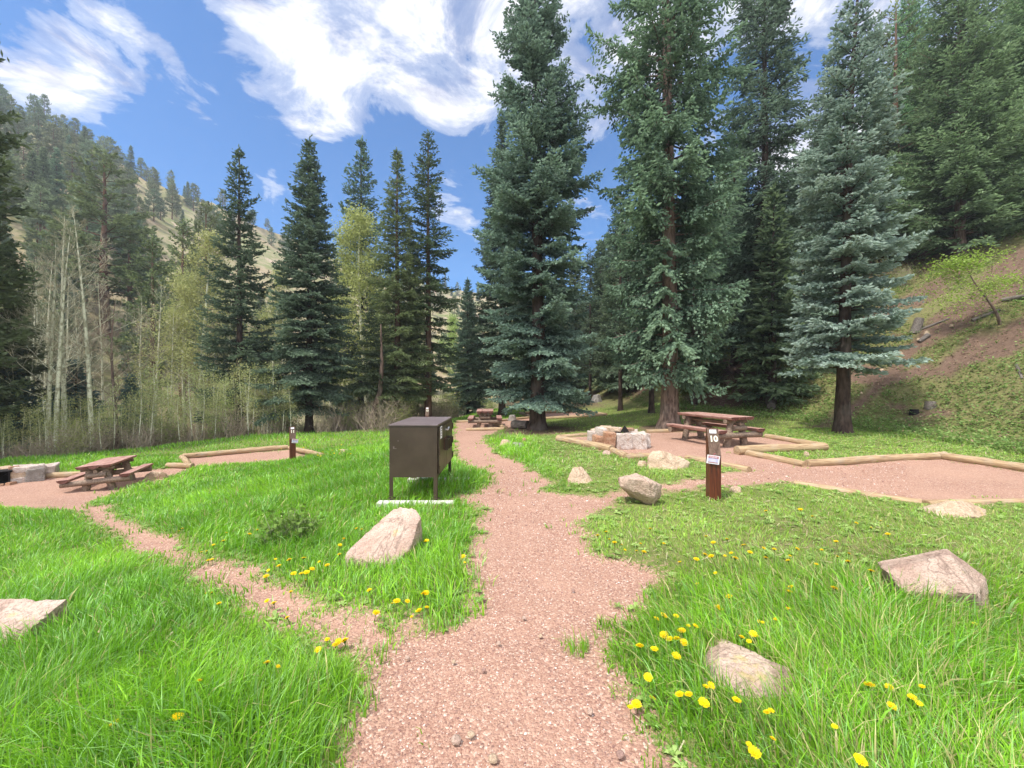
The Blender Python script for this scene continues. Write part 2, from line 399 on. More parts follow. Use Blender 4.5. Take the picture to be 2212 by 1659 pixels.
TOE = [(12.2, -60), (12.2, 2), (12.3, 9), (12.4, 13.5), (9.5, 19), (7.5, 25), (6, 36), (3, 60), (-4, 130), (-10, 300)]
EA = np.array([(-1.45, .80), (-1.3, .73), (-1.1, .66), (-.89, .53), (-.83, .50), (-.74, .46), (-.6, .40), (-.45, .33), (-.3, .28), (-.15, .25), (0, .235), (.2, .19), (.6, .15), (1.4, .15)])
YT = np.array([(-1.4, 19), (-1.07, 25), (-.6, 37), (-.3, 50), (0, 62), (.3, 90), (1, 160)])
YC = np.array([(-1.4, 95), (-.9, 115), (-.6, 150), (-.3, 200), (0, 250), (.5, 300), (1.4, 330)])
def hill_s(x, y):
    d, s, _ = seg_dist(x, y, TOE); return d * s
def H(x, y):
    x = np.asarray(x, float); y = np.asarray(y, float)
    xc = np.clip(x, -32, 28); yc = np.clip(y, -14, 60)
    z = TW[_n] + TW[_n + 1] * xc + TW[_n + 2] * yc
    for i in range(_n): z = z + TW[i] * _U((xc - CP[i, 0]) ** 2 + (yc - CP[i, 1]) ** 2)
    z = np.clip(z, -3.4, 1.0)
    s = hill_s(x, y)
    sp = np.maximum(s, 0)
    rise = .62 * (np.sqrt(sp * sp + 1.2) - 1.095)
    rise = 34 * np.tanh(rise / 34)
    z = z + rise * (1 + .10 * (fbm(x, y, .12, 3, 5) - .5)) + np.clip(sp / 3, 0, 1) * .5 * (fbm(x, y, .5, 4, 9) - .5)
    # far and left hills
    yy = np.maximum(np.maximum(y, -x / 1.45), .5); a = np.clip(x / yy, -1.45, 1.4)
    e = np.interp(a, EA[:, 0], EA[:, 1]); yt = np.interp(a, YT[:, 0], YT[:, 1]); yk = np.interp(a, YC[:, 0], YC[:, 1])
    u = (yy - yt) / (yk - yt)
    up_ = np.where(u > 0, np.sqrt(u * u + .0025) - .05, 0)
    p = np.where(u < 1, up_, 1 - .35 * (u - 1))
    hh = e * yk * np.maximum(p, np.where(u > .5, .05, -.2))
    hh = hh * (1 + .12 * (fbm(x, y, .03, 3, 21) - .5)) + np.clip(u * 3, 0, 1) * 3.5 * (fbm(x, y, .09, 4, 31) - .5)
    hh = np.where(u > 0, hh, 0)
    z = np.maximum(z, z * np.exp(-np.maximum(u, 0) * 4) + hh - 1.5 * (1 - np.exp(-np.maximum(u, 0) * 6)))
    z = z + .05 * (fbm(x, y, .9, 3, 3) - .5) + .02 * (fbm(x, y, 4, 2, 4) - .5)
    return z
def gz(x, y): return float(H(np.array([x]), np.array([y]))[0])

_ts = np.concatenate([np.arange(.8, 40, .06), np.geomspace(40, 500, 600)])
def G(px, py, lift=0.0):
    """point where the line of sight through a photo pixel meets the ground (raised by lift)"""
    dx = (px - CX) / FPX; dz = (CY - py) / FPX
    z = EYE + dz * _ts; h = H(dx * _ts, _ts) + lift
    k = np.argmax(z < h)
    if not (z < h).any(): k = len(_ts) - 1
    if k == 0: return (dx * _ts[0], _ts[0], h[0] - lift)
    f0 = z[k - 1] - h[k - 1]; f1 = h[k] - z[k]; tt = _ts[k - 1] + (_ts[k] - _ts[k - 1]) * f0 / (f0 + f1 + 1e-9)
    return (dx * tt, tt, gz(dx * tt, tt))
def X(px, Y): return (px - CX) / FPX * Y
def at(px, Y): x = X(px, Y); return (x, Y, gz(x, Y))
def poly(pts): return [G(a, b)[:2] for a, b in pts]

PATHS = [[(690, 1990), (756, 1659), (766, 1590), (785, 1530), (805, 1475), (800, 1446), (812, 1405), (770, 1378), (700, 1356), (650, 1340), (615, 1322), (560, 1285), (480, 1262), (420, 1236), (340, 1190), (262, 1150), (200, 1122), (150, 1098), (230, 1090),
          (250, 1122), (330, 1160), (425, 1203), (500, 1228), (570, 1262), (660, 1300), (740, 1322), (807, 1356), (844, 1369), (889, 1354), (956, 1362), (993, 1351), (1019, 1317), (1030, 1265), (1030, 1228),
          (1021, 1180), (1040, 1145), (1052, 1105), (1012, 1086), (1008, 1072), (1062, 1062), (1048, 1020), (1013, 1003), (986, 987), (984, 932), (986, 911), (1060, 911), (1085, 918), (1075, 932), (1040, 942), (1062, 970),
          (1108, 998), (1149, 1019), (1185, 1041), (1165, 1060), (1259, 1077), (1316, 1071), (1345, 1066), (1429, 1046), (1530, 1031), (1560, 1022), (1612, 1016),
          (1750, 1020), (1722, 1042), (1596, 1050), (1530, 1048), (1441, 1060), (1420, 1066), (1335, 1078), (1309, 1094), (1261, 1116), (1253, 1154), (1261, 1191), (1320, 1217), (1395, 1224), (1439, 1250), (1346, 1273), (1340, 1317),
          (1322, 1366), (1324, 1414), (1340, 1466), (1342, 1507), (1355, 1529), (1365, 1578), (1409, 1637), (1480, 1720), (1700, 1990)]]
PADS = {10: [(1200, 947), (1300, 940), (1440, 933), (1560, 935), (1670, 947), (1778, 966), (1600, 976), (1738, 1006), (1880, 998), (2030, 990), (2212, 1018), (2420, 1050), (2420, 1075), (2212, 1083), (2100, 1087), (2000, 1086), (1850, 1066), (1716, 1042),
              (1600, 1035), (1640, 1016), (1560, 1002), (1500, 990), (1408, 982), (1345, 988)],
        11: [(-350, 1085), (0, 1098), (97, 1102), (177, 1100), (215, 1078), (290, 1047), (338, 1042), (416, 1010), (520, 1000), (645, 990), (685, 984), (642, 969), (500, 980), (395, 990), (412, 1009), (300, 1017), (120, 1030), (-100, 1045), (-350, 1060)],
        12: [(988, 911), (1081, 909), (1140, 902), (1126, 892), (1254, 888.5), (1309, 897), (1183, 904), (1150, 906), (1130, 913), (1095, 926), (1010, 928), (985, 925)]}
TRAIL = poly([(195, 1108), (290, 1150), (380, 1200), (450, 1232), (520, 1258), (600, 1300), (680, 1332), (780, 1370), (850, 1410)])
PW = [poly(p) for p in PATHS]; PDW = {k: poly(v) for k, v in PADS.items()}
DIRT = [[(1725, 925), (1790, 905), (1840, 862), (1890, 810), (1935, 752), (1990, 705), (2040, 660), (2110, 610), (2212, 520), (2300, 560), (2212, 640), (2120, 690), (2040, 740), (1985, 790), (1930, 840), (1860, 890), (1790, 925)],
        [(1520, 845), (1600, 850), (1640, 880), (1540, 880), (1490, 868)], [(1900, 680), (1960, 640), (2040, 600), (2050, 620), (1980, 680)]]
DW = [poly(p) for p in DIRT]
LAWN = [(-30, 5)] + poly([(0, 1001), (150, 988), (300, 969), (520, 946), (700, 938), (830, 933), (985, 912), (1000, 889), (1150, 884), (1300, 884)]) + [(7.5, 25), (9.5, 19), (12.4, 13.5), (12.3, 9), (12.2, 0), (10, -6), (-30, -6)]

# tree feet with needle litter: (x, y, radius)
LITTER = [(*G(1162, 930)[:2], 1.9), (5.6, 14.2, 1.4), (*G(860, 915)[:2], 1.2), (*G(670, 935)[:2], 1.0), (*G(1120, 925)[:2], 1.5)]

def sd_closed(x, y, P):
    d, _, ins = seg_dist(x, y, P, True); return np.where(ins, d, -d)
def masks(x, y):
    """signed distances (m): path, pad10, pad11, pad12 (positive inside), with ragged edges"""
    wob = .16 * (fbm(x, y, 2.2, 3, 41) - .5) * 2 + .10 * (fbm(x, y, 8, 2, 44) - .5) * 2
    p = sd_closed(x, y, PW[0]) + wob + .03
    p = np.maximum(p, .13 - seg_dist(x, y, TRAIL)[0] + wob * .35)
    q = {k: sd_closed(x, y, v) + wob * .25 for k, v in PDW.items()}
    return p, q
def dirt_amt(x, y):
    g = np.zeros(np.shape(x))
    n = fbm(x, y, .8, 4, 61)
    for P in DW: g = np.maximum(g, np.clip((sd_closed(x, y, P) + (n - .5) * 1.2) / .5 + .5, 0, 1))
    for lx, ly, r in LITTER: g = np.maximum(g, np.clip((r - np.hypot(x - lx, y - ly) + (n - .5) * 1.5) / .6, 0, 1) * .9)
    s = hill_s(x, y)
    hillcover = np.clip((s + .5) / 2, 0, 1) * np.clip((fbm(x, y, .55, 4, 71) - .5) * 6, 0, 1)
    g = np.maximum(g, hillcover)
    # thin patches in the short lawn on the right
    thin = np.clip((fbm(x, y * 1.6, .75, 3, 81) - .58) * 7, 0, 1) * np.clip((x - .6) * 1.5, 0, 1)
    g = np.maximum(g, thin * .3)
    lw = sd_closed(x, y, LAWN)
    g = np.maximum(g, np.clip(-lw / 1.5, 0, 1) * np.where(s > -1, .45, .8))
    return g

xs = np.concatenate([-np.geomspace(17, 400, 90)[::-1], np.arange(-16.9, 18.0, .07), np.geomspace(18.1, 400, 90)])
ys = np.concatenate([-np.geomspace(2, 60, 14)[::-1], np.arange(-.5, 8, .06), np.arange(8, 27, .085), np.geomspace(27.2, 420, 105)])
GX, GY = np.meshgrid(xs, ys)
fx, fy = GX.ravel(), GY.ravel()
fz = H(fx, fy)
near = (np.abs(fx) < 18) & (fy > -3) & (fy < 32)
pm = np.full(fx.shape, -9.0); qm = {k: np.full(fx.shape, -9.0) for k in PDW}
a_, b_ = masks(fx[near], fy[near]); pm[near] = a_
for k in b_: qm[k][near] = b_[k]
dm = dirt_amt(fx, fy)
allm = np.maximum(pm, np.maximum(qm[10], np.maximum(qm[11], qm[12])))
fz = fz - np.clip(allm / .15, 0, 1) * .02
yy_ = np.maximum(fy, .5); left = (fx / yy_ < .35) & (hill_s(fx, fy) < 0)
farhill = np.clip((np.hypot(fx, fy) - 34) / 14, 0, 1) * left
CC = np.stack([np.clip(allm / .4 + .55, 0, 1), np.clip(dm, 0, 1), farhill], 1)
nx = len(xs); ny = len(ys)
ii, jj = np.meshgrid(np.arange(ny - 1), np.arange(nx - 1), indexing='ij')
Q = np.stack([ii * nx + jj, ii * nx + jj + 1, (ii + 1) * nx + jj + 1, (ii + 1) * nx + jj], -1).reshape(-1, 4)
cls = np.zeros(len(fx), int)
mxq = np.maximum(qm[10], np.maximum(qm[11], qm[12]))
cls[(pm > 0) & (pm >= mxq)] = 1
for k in (10, 11, 12): cls[(qm[k] > 0) & (qm[k] > pm)] = k
fcls = cls[Q[:, 0]]
VV = np.stack([fx, fy, fz], 1)
for k, nm in ((0, 'ground'), (1, 'gravel_path'), (10, 'gravel_pad'), (11, 'gravel_pad'), (12, 'gravel_pad')):
    f = Q[fcls == k]; u, inv = np.unique(f, return_inverse=True)
    mb = MB(); mb.add(VV[u], inv.reshape(-1, 4), CC[u])
    o = obj(nm, mb.mesh(nm, M['ground'], True, True))
    lab = {0: 'grassy meadow ground rising into wooded hillsides', 1: 'pink gravel footpath running through the grass', 10: 'gravel tent pad of campsite ten on the right',
           11: 'gravel pad of the lower campsite on the left', 12: 'gravel pad of the farthest campsite in the middle'}[k]
    tag(o, lab, 'gravel' if k else 'ground', None, 'structure')
print('terrain done', len(VV))

# ------------------------------------------------------------------ rocks
EXCL = []                     # discs where no grass grows
def rock_mesh(pts, seed, mat, sub=5, rough=.035, soft=60, name='boulder'):
    bm = bmesh.new()
    for p in pts: bm.verts.new(p)
    bmesh.ops.convex_hull(bm, input=bm.verts)
    cen = Vector(np.mean(np.array([v.co for v in bm.verts]), 0))
    bm.normal_update()
    N = np.array([f.normal for f in bm.faces]); h = np.array([(f.verts[0].co - cen).dot(f.normal) for f in bm.faces])
    k = np.linalg.norm(N, axis=1) > .5; N = N[k]; h = np.maximum(h[k], .01); bm.free()
    sg = np.sign(h); 
    bm = bmesh.new(); bmesh.ops.create_icosphere(bm, subdivisions=sub, radius=1)
    D = np.array([v.co for v in bm.verts]); D /= np.linalg.norm(D, axis=1)[:, None]
    dn = D @ N.T
    q = np.maximum(dn, 1e-4) / h[None]
    r = 1 / (np.sum(q ** soft, 1) ** (1 / soft))
    sc = float(np.mean(r))
    off = seed * 7.3
    nz = np.array([mnoise.fractal(Vector(d * 1.7) + Vector((off, off, 0)), 1.0, 2.1, 4) for d in D])
    nz2 = np.array([mnoise.ridged_multi_fractal(Vector(d * 3.1) + Vector((0, off, off)), .9, 2.2, 5, 1.0, 2.0) for d in D])
    vr = np.array([(lambda q: q[0][1] - q[0][0])(mnoise.voronoi(Vector(d * 2.6) + Vector((off, 0, off)))) for d in D])
    r = r * (1 + rough * 1.2 * nz - rough * .55 * (nz2 - 1) + rough * 1.6 * (np.minimum(vr, .35) - .25))
    Vn = D * r[:, None] + np.array(cen)
    F_ = np.array([[v.index for v in f.verts] for f in bm.faces]); bm.free()
    mb = MB(); mb.add(Vn, F_)
    me = mb.mesh(name, mat, True)
    me.set_sharp_from_angle(angle=math.radians(38))
    return me
def blocky(wx, wy, wz, seed, flat=.5, n=11):
    rg = random.Random(seed); P = []
    for i in range(n):
        th = i / n * 6.283 + rg.uniform(-.25, .25)
        P.append((wx / 2 * math.cos(th) * rg.uniform(.8, 1), wy / 2 * math.sin(th) * rg.uniform(.8, 1), rg.uniform(-.3, .1) * wz))
        if rg.random() < .75: P.append((wx / 2 * flat * math.cos(th) * rg.uniform(.7, 1.1), wy / 2 * flat * math.sin(th) * rg.uniform(.7, 1.1), wz * rg.uniform(.8, 1)))
    return P
def rock(px, py, pts, seed, mat, label, group=None, rz=0, name='boulder', r=None, sub=5, rough=.035, cat='boulder', loc=None, soft=60, sc=1):
    loc = loc or G(px, py)
    me = rock_mesh(pts, seed, M[mat], sub, rough, soft, name)
    if 'dark under' in label: loc = (loc[0], loc[1], loc[2] + .05)
    if 'dark underside' in label: loc = (loc[0], loc[1], loc[2] - .05)
    o = obj(name, me, None, loc); o.rotation_euler = (0, 0, rz); o.scale = (sc,) * 3 if not isinstance(sc, tuple) else sc
    tag(o, label, cat, group)
    P = np.array(pts); 
    if r is None: r = .40 * (np.ptp(P[:, 0]) + np.ptp(P[:, 1])) / 2
    c_, s_ = math.cos(rz), math.sin(rz); m_ = P.mean(0)
    EXCL.append((loc[0] + m_[0] * c_ - m_[1] * s_, loc[1] + m_[0] * s_ + m_[1] * c_, r))
    return o
# slab in the grass by the food locker
rock(815, 1222, [(-.31, 0, -.1), (.17, -.06, -.1), (-.31, .02, .09), (-.05, -.05, .06), (.19, -.04, .06), (.10, .42, .40), (.0, .40, .36), (.24, .40, .41), (.31, .30, .33), (.29, .10, .16), (.33, .45, -.1), (-.12, .5, -.1), (-.28, .2, .1)], 3,
     'rock_pink', 'large pale slab boulder tilted in the grass in front of the brown locker', rough=.035, r=.24, soft=90)
rock(1252, 1042, [(-.19, -.1, -.08), (.2, -.12, -.08), (.24, .1, -.08), (-.2, .15, -.08), (-.17, -.02, .14), (-.10, .05, .24), (.05, .04, .25), (.14, .02, .14), (.23, 0, .02), (-.2, -.05, .08)], 5,
     'rock_buff', 'small buff boulder right beside the gravel path, nearest to the grey stone pit', rough=.05)
rock(1388, 1090, [(-.31, .0, .19), (-.28, .1, .29), (-.17, -.05, .31), (.08, -.12, .27), (.06, .0, .31), (.26, .0, .21), (.30, .15, .0), (.12, .02, -.10), (.24, .3, -.1), (.02, .26, -.1), (-.25, .3, .22), (.0, .3, .30), (.12, -.12, .06)], 7,
     'rock_beige', 'cracked reddish boulder with a dark undercut at the bend of the path', rough=.035, r=.24, soft=110)
rock(1440, 1012, [(-.36, -.1, -.05), (.1, -.15, -.05), (.42, .0, -.05), (.42, .1, .1), (.5, .05, .12), (-.36, .0, .2), (-.25, .1, .32), (-.05, .05, .34), (.12, 0, .22), (.3, .2, .12), (-.3, .3, -.05), (.3, .4, -.05)], 9,
     'rock_buff', 'sandy boulder lying against the front border log of the right campsite', rough=.05)
rock(1387, 1006, blocky(.24, .2, .1, 11, .7), 11, 'rock_buff', 'flat little stone at the left foot of the sandy boulder', sub=4, cat='stone', name='flat_stone')
rock(2062, 1322, [(-.40, .02, .15), (-.36, .2, .24), (.06, -.10, .20), (.07, .10, .42), (.20, .24, .41), (.40, .12, .22), (.42, .2, -.02), (.12, .10, -.1), (.24, -.04, -.1), (-.2, .28, -.1), (-.2, .45, .2), (.3, .5, .15), (.0, .5, -.1), (.3, .5, -.1)], 13,
     'rock_pink', 'large angular pink boulder with a dark underside among tall grass at the right', rough=.03, r=.24, soft=110, sc=.88)
rock(1655, 1525, [(-.27, .0, -.12), (.2, -.04, -.12), (-.27, .05, .0), (-.14, .14, .085), (.05, .16, .10), (.2, .14, .095), (.24, .08, .0), (.22, .4, -.12), (-.22, .42, -.12), (0, .4, .08)], 15,
     'rock_pink', 'low rounded boulder half hidden in foreground grass right of the path', rough=.05, r=.20, sc=(1.15, 1.1, .8))
rock(-55, 1432, [(-.55, 0, -.1), (.18, 0, -.1), (.22, .12, .16), (.2, .35, .22), (-.4, .1, .12), (-.5, .4, .2), (.15, .5, -.1), (-.5, .5, -.1), (.13, .02, .08)], 17,
     'rock_pink', 'flat topped pink boulder cut off by the left edge of the view', rough=.04, r=.28)
rock(2082, 1114, [(-.36, -.05, -.06), (.3, -.06, -.06), (-.30, .05, .08), (-.05, .1, .16), (.2, .1, .14), (.38, .1, .05), (.36, .4, -.06), (-.3, .4, -.06), (0, -.1, .03)], 19,
     'rock_buff', 'low creased boulder in the grass below the gravel pad at far right', rough=.06)
rock(1092, 964, blocky(.42, .4, .2, 23, .6), 23, 'rock_buff', 'buff stone beside the path ahead of the big centre spruce', sub=4, cat='stone', name='stone')
rock(1118, 968, blocky(.44, .4, .14, 24, .7), 24, 'rock_grey', 'grey stone touching the buff stone beside the path', sub=4, cat='stone', name='stone')
rock(1133, 955, blocky(.2, .16, .14, 25, .6), 25, 'rock_rust', 'small rusty stone behind the grey path stone', sub=3, cat='stone', name='stone')
rock(744, 980, blocky(.36, .3, .13, 27, .7), 27, 'rock_pink', 'small pale stone among dandelions left of the brown locker', sub=4, cat='stone', name='stone')
rock(1288, 868, blocky(1.1, .9, .55, 29, .5), 29, 'rock_grey', 'grey rock on the slope behind the far tent pad', sub=4)
rock(332, 1034, [(-.28, 0, -.1), (-.24, 0, .1), (-.05, .05, .19), (.25, .05, .16), (.27, .1, -.1), (-.2, .3, -.1), (.2, .3, -.1)], 31, 'rock_buff', 'pale arched stone in the grass right of the lower picnic table', sub=4, cat='stone', name='stone')
rock(1589, 1062, blocky(.22, .14, .08, 33, .7), 33, 'rock_buff', 'small flat stone right behind the number ten post', sub=3, cat='stone', name='stone')
rock(1741, 1003, blocky(.14, .12, .1, 34, .7), 34, 'rock_buff', 'pale chip of stone in the notch between two border logs', sub=3, cat='stone', name='stone', loc=G(1742, 985))
rock(1106, 908, blocky(.55, .4, .32, 35, .6), 35, 'rock_grey', 'grey stone behind the cut log near the far picnic table', sub=4, cat='stone', name='stone')
rock(1920, 985, blocky(.2, .14, .1, 37, .6), 37, 'rock_buff', 'little stone outside the back log of the right gravel pad', sub=3, cat='stone', name='stone', loc=G(2040, 984))
rock(1185, 932, blocky(.3, .2, .1, 38, .6), 38, 'rock_pink', 'pinkish stone lying below the edge of the left pit log', sub=3, cat='stone', name='stone', loc=G(1310, 982))
# pebbles lying on the path
for i, (px, py, s_) in enumerate([(1132, 1335, .022), (1238, 1275, .016), (980, 1430, .02), (1077, 1390, .022), (803, 1500, .02), (1018, 1588, .03), (1275, 1538, .025), (1340, 1632, .03), (1065, 1640, .035),
                                 (985, 1600, .04), (1045, 1448, .018), (1168, 1374, .02), (880, 1422, .02), (1230, 1050, .03)]):
    o = rock(px, py, blocky(s_ * 1.7, s_ * 1.3, s_ * .55, 50 + i, .6), 50 + i, ['rock_pink', 'rock_red', 'rock_buff'][i % 3], 'pebble lying loose on the pink gravel path', 'loose pebbles on the path', sub=2, cat='pebble', name='pebble', r=.01)

# ------------------------------------------------------------------ border logs
def log_mesh(P0, P1, r0, r1, seed, name='border_log', mat='borderlog', n=12, seg=14):
    rg = np.random.default_rng(seed)
    P0 = np.array(P0, float); P1 = np.array(P1, float); L = np.linalg.norm(P1 - P0)
    t = np.linspace(0, 1, seg); c = P0 + (P1 - P0) * t[:, None]
    side = np.cross(P1 - P0, [0, 0, 1.]); side /= np.linalg.norm(side) + 1e-9
    wob = np.sin(t * np.pi * rg.uniform(1, 2) + rg.uniform(0, 3)) * L * .006
    c = c + side * wob[:, None]
    r = r0 + (r1 - r0) * t
    r = r * (1 + .05 * np.sin(t * 9 + seed) + .03 * rg.standard_normal(seg))
    # rounded ends
    d = (P1 - P0) / L
    c = np.vstack([c[0] - d * .004, c, c[-1] + d * .004]); r = np.concatenate([[r[0] * .86], r, [r[-1] * .86]])
    mb = MB(); mb.tube(c, r, n, True, rough=.07, rng=rg)
    return mb.mesh(name, M[mat], True)
def border(a, b, r0, r1, label, seed, mat='borderlog', lift=.3, name='border_log', cat='log', group=None):
    A_ = G(*a) if len(a) == 2 else a; B_ = G(*b) if len(b) == 2 else b
    A_ = np.array(A_); B_ = np.array(B_); mid = (A_ + B_) / 2; mid[2] = gz(mid[0], mid[1])
    d = B_ - A_; L = np.linalg.norm(d)
    if name == 'border_log': r0 *= .86; r1 *= .86
    me = log_mesh((0, -L / 2, 0), (0, L / 2, 0), r0, r1, seed, name, mat)
    o = obj(name, me, None, ((A_ + B_) / 2 + np.array([0, 0, min(r0, r1) * lift])).tolist())
    o.rotation_euler = Vector(d).to_track_quat('Y', 'Z').to_euler()
    me.set_sharp_from_angle(angle=math.radians(50))
    tag(o, label, cat, group)
    return o
g10 = 'border logs round the right campsite'
border((1206, 952), (1322, 975), .115, .11, 'thick border log in front of the stone pit, left corner to middle', 1, group=g10, lift=.6)
border((1324, 976), (1352, 989), .10, .10, 'short border log at the front corner of the right campsite', 2, group=g10)
border((1204, 946), (1296, 939), .09, .09, 'border log running behind the left side of the stone pit', 3, group=g10)
border((1396, 934), (1475, 932), .09, .09, 'border log between the stone pit and the picnic table, by the grey trunk', 4, group=g10)
border((1352, 990), (1430, 984), .09, .085, 'front border log leading to the sandy boulder', 5, group=g10, lift=.1)
border((1484, 990), (1618, 1018), .085, .09, 'front border log whose round cut end shows right of the number post', 6, group=g10, lift=.1)
border((1655, 944), (1780, 966), .09, .10, 'border log right of the picnic table along the back', 7, group=g10)
border((1782, 972), (1592, 980), .12, .13, 'thick retaining log below the picnic table at right', 8, group=g10, lift=.7)
border((1592, 976), (1738, 1007), .09, .09, 'border log slanting down right from the picnic table', 9, group=g10)
border((1742, 1006), (2022, 990), .095, .095, 'long border log along the back of the right gravel pad', 10, group=g10, lift=.6)
border((2028, 989), (2330, 1035), .10, .10, 'border log running out of view at far right', 11, group=g10, lift=.6)
border((1716, 1043), (1992, 1085), .085, .08, 'sunken border log along the front of the right gravel pad', 12, group=g10, lift=-.5)
border((2000, 1086), (2380, 1080), .085, .085, 'sunken front border log beyond the low boulder at far right', 13, group=g10, lift=-.5)
g11 = 'border logs round the lower left campsite'
border((395, 990), (622, 970), .10, .10, 'border log along the back of the lower left tent pad', 14, group=g11, lift=.8)
border((393, 990), (408, 1008), .09, .09, 'short end log closing the left side of the lower tent pad', 15, group=g11, lift=.6)
border((628, 970), (700, 988), .09, .08, 'pale border log right of the number eleven post', 16, group=g11, lift=.6)
border((362, 1010), (416, 1011), .10, .09, 'stubby border log between the lower picnic table and tent pad', 17, group=g11, lift=.8)
border((255, 1020), (300, 1017), .09, .09, 'piece of border log right behind the lower picnic table', 18, group=g11, lift=.6)
border((100, 1032), (225, 1025), .09, .09, 'border log between the left stone pit and the lower picnic table', 19, group=g11, lift=.6)
g12 = 'border logs round the far campsite'
border((988, 912), (1040, 911), .10, .10, 'far border log behind the locker, left of the far picnic table', 20, group=g12)
border((1060, 912), (1144, 903), .10, .10, 'far border log right of the far picnic table', 21, group=g12)
border((1008, 929), (1090, 928), .09, .09, 'border log lying in front of the far picnic table', 22, group=g12)
border((1070, 917), (1094, 926), .10, .10, 'short log at the right end of the far picnic table', 23, group=g12)
border((1126, 893), (1254, 888.5), .10, .10, 'back log of the far tent pad', 24, group=g12)
border((1254, 888.5), (1309, 897), .10, .11, 'right end log of the far tent pad', 25, group=g12)
border((1309, 898), (1175, 905), .10, .10, 'front log of the far tent pad right of the big trunk', 26, group=g12)
border((1124, 893), (1148, 903), .10, .10, 'left end log of the far tent pad', 27, group=g12)
# loose logs
a = G(1108, 926); b = G(1140, 927)
border((a[0], a[1], a[2] + .12), (b[0], b[1], b[2] + .12), .19, .18, 'short dark cut log lying left of the big centre spruce', 30, 'charlog', name='cut_log', cat='log')
a = G(1666, 888); b = (a[0] + .75, a[1] + 1.5, 0); b = (b[0], b[1], gz(b[0], b[1]) + .15)
border((a[0], a[1], a[2] + .15), b, .17, .16, 'grey fallen log with a round cut end on the slope behind the table', 31, 'charlog', name='fallen_log', cat='log')

# ------------------------------------------------------------------ picnic tables
def plank(mb, x0, x1, L, ztop, th, rg, ov=0.0, n=7):
    """half log: flat top, rounded underside, along y"""
    xm, hw = (x0 + x1) / 2, (x1 - x0) / 2
    ang = np.linspace(0, np.pi, n)
    prof = [(xm + hw * .985, ztop), (xm + hw, ztop - .012)] + [(xm + hw * math.cos(a_), ztop - .012 - th * math.sin(a_) ** .8) for a_ in ang[1:-1]] + [(xm - hw, ztop - .012), (xm - hw * .985, ztop)]
    prof = np.array(prof); ys_ = np.linspace(-L / 2, L / 2, 9); k = len(prof)
    V = []
    for i, y in enumerate(ys_):
        wv = 1 + rg.uniform(-.012, .012)
        V.append([(xm + (p[0] - xm) * wv, y + (rg.uniform(-.01, .01) if i in (0, 8) else 0), p[1]) for p in prof])
    V = np.array(V).reshape(-1, 3)
    i = np.arange(8)[:, None]; j = np.arange(k)[None]
    F_ = np.stack([i * k + j, i * k + (j + 1) % k, (i + 1) * k + (j + 1) % k, (i + 1) * k + j], -1).reshape(-1, 4)
    mb.add(V, F_)
    return V[:k], V[-k:]
def picnic_table(loc, rz, L, label, tilt=(0, 0), scale=1):
    rg = random.Random(hash(label) % 1000 if False else int(L * 100)); nr = np.random.default_rng(int(L * 100))
    t = empty('picnic_table', loc, rz, label, 'picnic table', 'log picnic tables', scale)
    t.rotation_euler = (tilt[0], tilt[1], rz)
    W3 = .78 / 3
    for k in range(3):
        mb = MB(); e0, e1 = plank(mb, -.39 + W3 * k + .004, -.39 + W3 * (k + 1) - .004, L, .78 + rg.uniform(-.004, .004), .075, rg)
        o = obj('tabletop_plank', mb.mesh('tabletop_plank', M['redwood']), t)
        [obj('plank_end', MB().ng(q_).mesh('plank_end', M['endwood']), o) for q_ in (e0 + np.array([0, -.002, 0]), e1[::-1] + np.array([0, .002, 0]))]
    for s_ in (-1, 1):
        mb = MB(); e0, e1 = plank(mb, s_ * .66 - .125, s_ * .66 + .125, L, .455, .085, rg)
        o = obj('bench', mb.mesh('bench', M['redwood']), t)
        [obj('bench_end', MB().ng(q_).mesh('bench_end', M['endwood']), o) for q_ in (e0 + np.array([0, -.002, 0]), e1[::-1] + np.array([0, .002, 0]))]
    def lg(name, P0, P1, r0, r1):
        mb = MB(); P0 = np.array(P0); P1 = np.array(P1); tt = np.linspace(0, 1, 7)[:, None]
        mb.tube(P0 + (P1 - P0) * tt, np.linspace(r0, r1, 7) * (1 + .04 * nr.standard_normal(7)), 10, True, rough=.06, rng=nr)
        me = mb.mesh(name, M['logwood'], True); me.set_sharp_from_angle(angle=math.radians(50)); obj(name, me, t)
    for e in (-1, 1):
        y = e * (L / 2 - .22)
        lg('bench_beam', (-.76, y - e * -.1, .30), (.76, y - e * -.1, .30), .075, .085)
        lg('top_beam', (-.36, y, .655), (.36, y, .655), .06, .055)
        lg('cross_log', (-.20, y + e * .1, .48), (.22, y + e * .1, .48), .07, .065)
        for s_ in (-1, 1): lg('leg', (s_ * .33, y, -.12), (s_ * .17, y, .62), .095, .085)
    lg('ridge_log', (0, -L / 2 + .06, .59), (0, L / 2 - .06, .59), .05, .045)
    return t
picnic_table((5.62, 11.0, gz(5.62, 11.0) - .02), math.radians(19), 1.9, 'red stained log picnic table beside the grey trunk on the right pad')
picnic_table((-9.55, 9.35, gz(-9.55, 9.35) - .03), math.radians(24), 1.62, 'log picnic table with a pink worn top on the lower left pad', tilt=(0, -.05), scale=.78)
picnic_table((X(1048, 18.6), 18.6, gz(X(1048, 18.6), 18.6) - .02), math.radians(3), 1.8, 'small looking far picnic table between the locker and big spruce')
EXCL += [(5.62, 11, 1.0)]

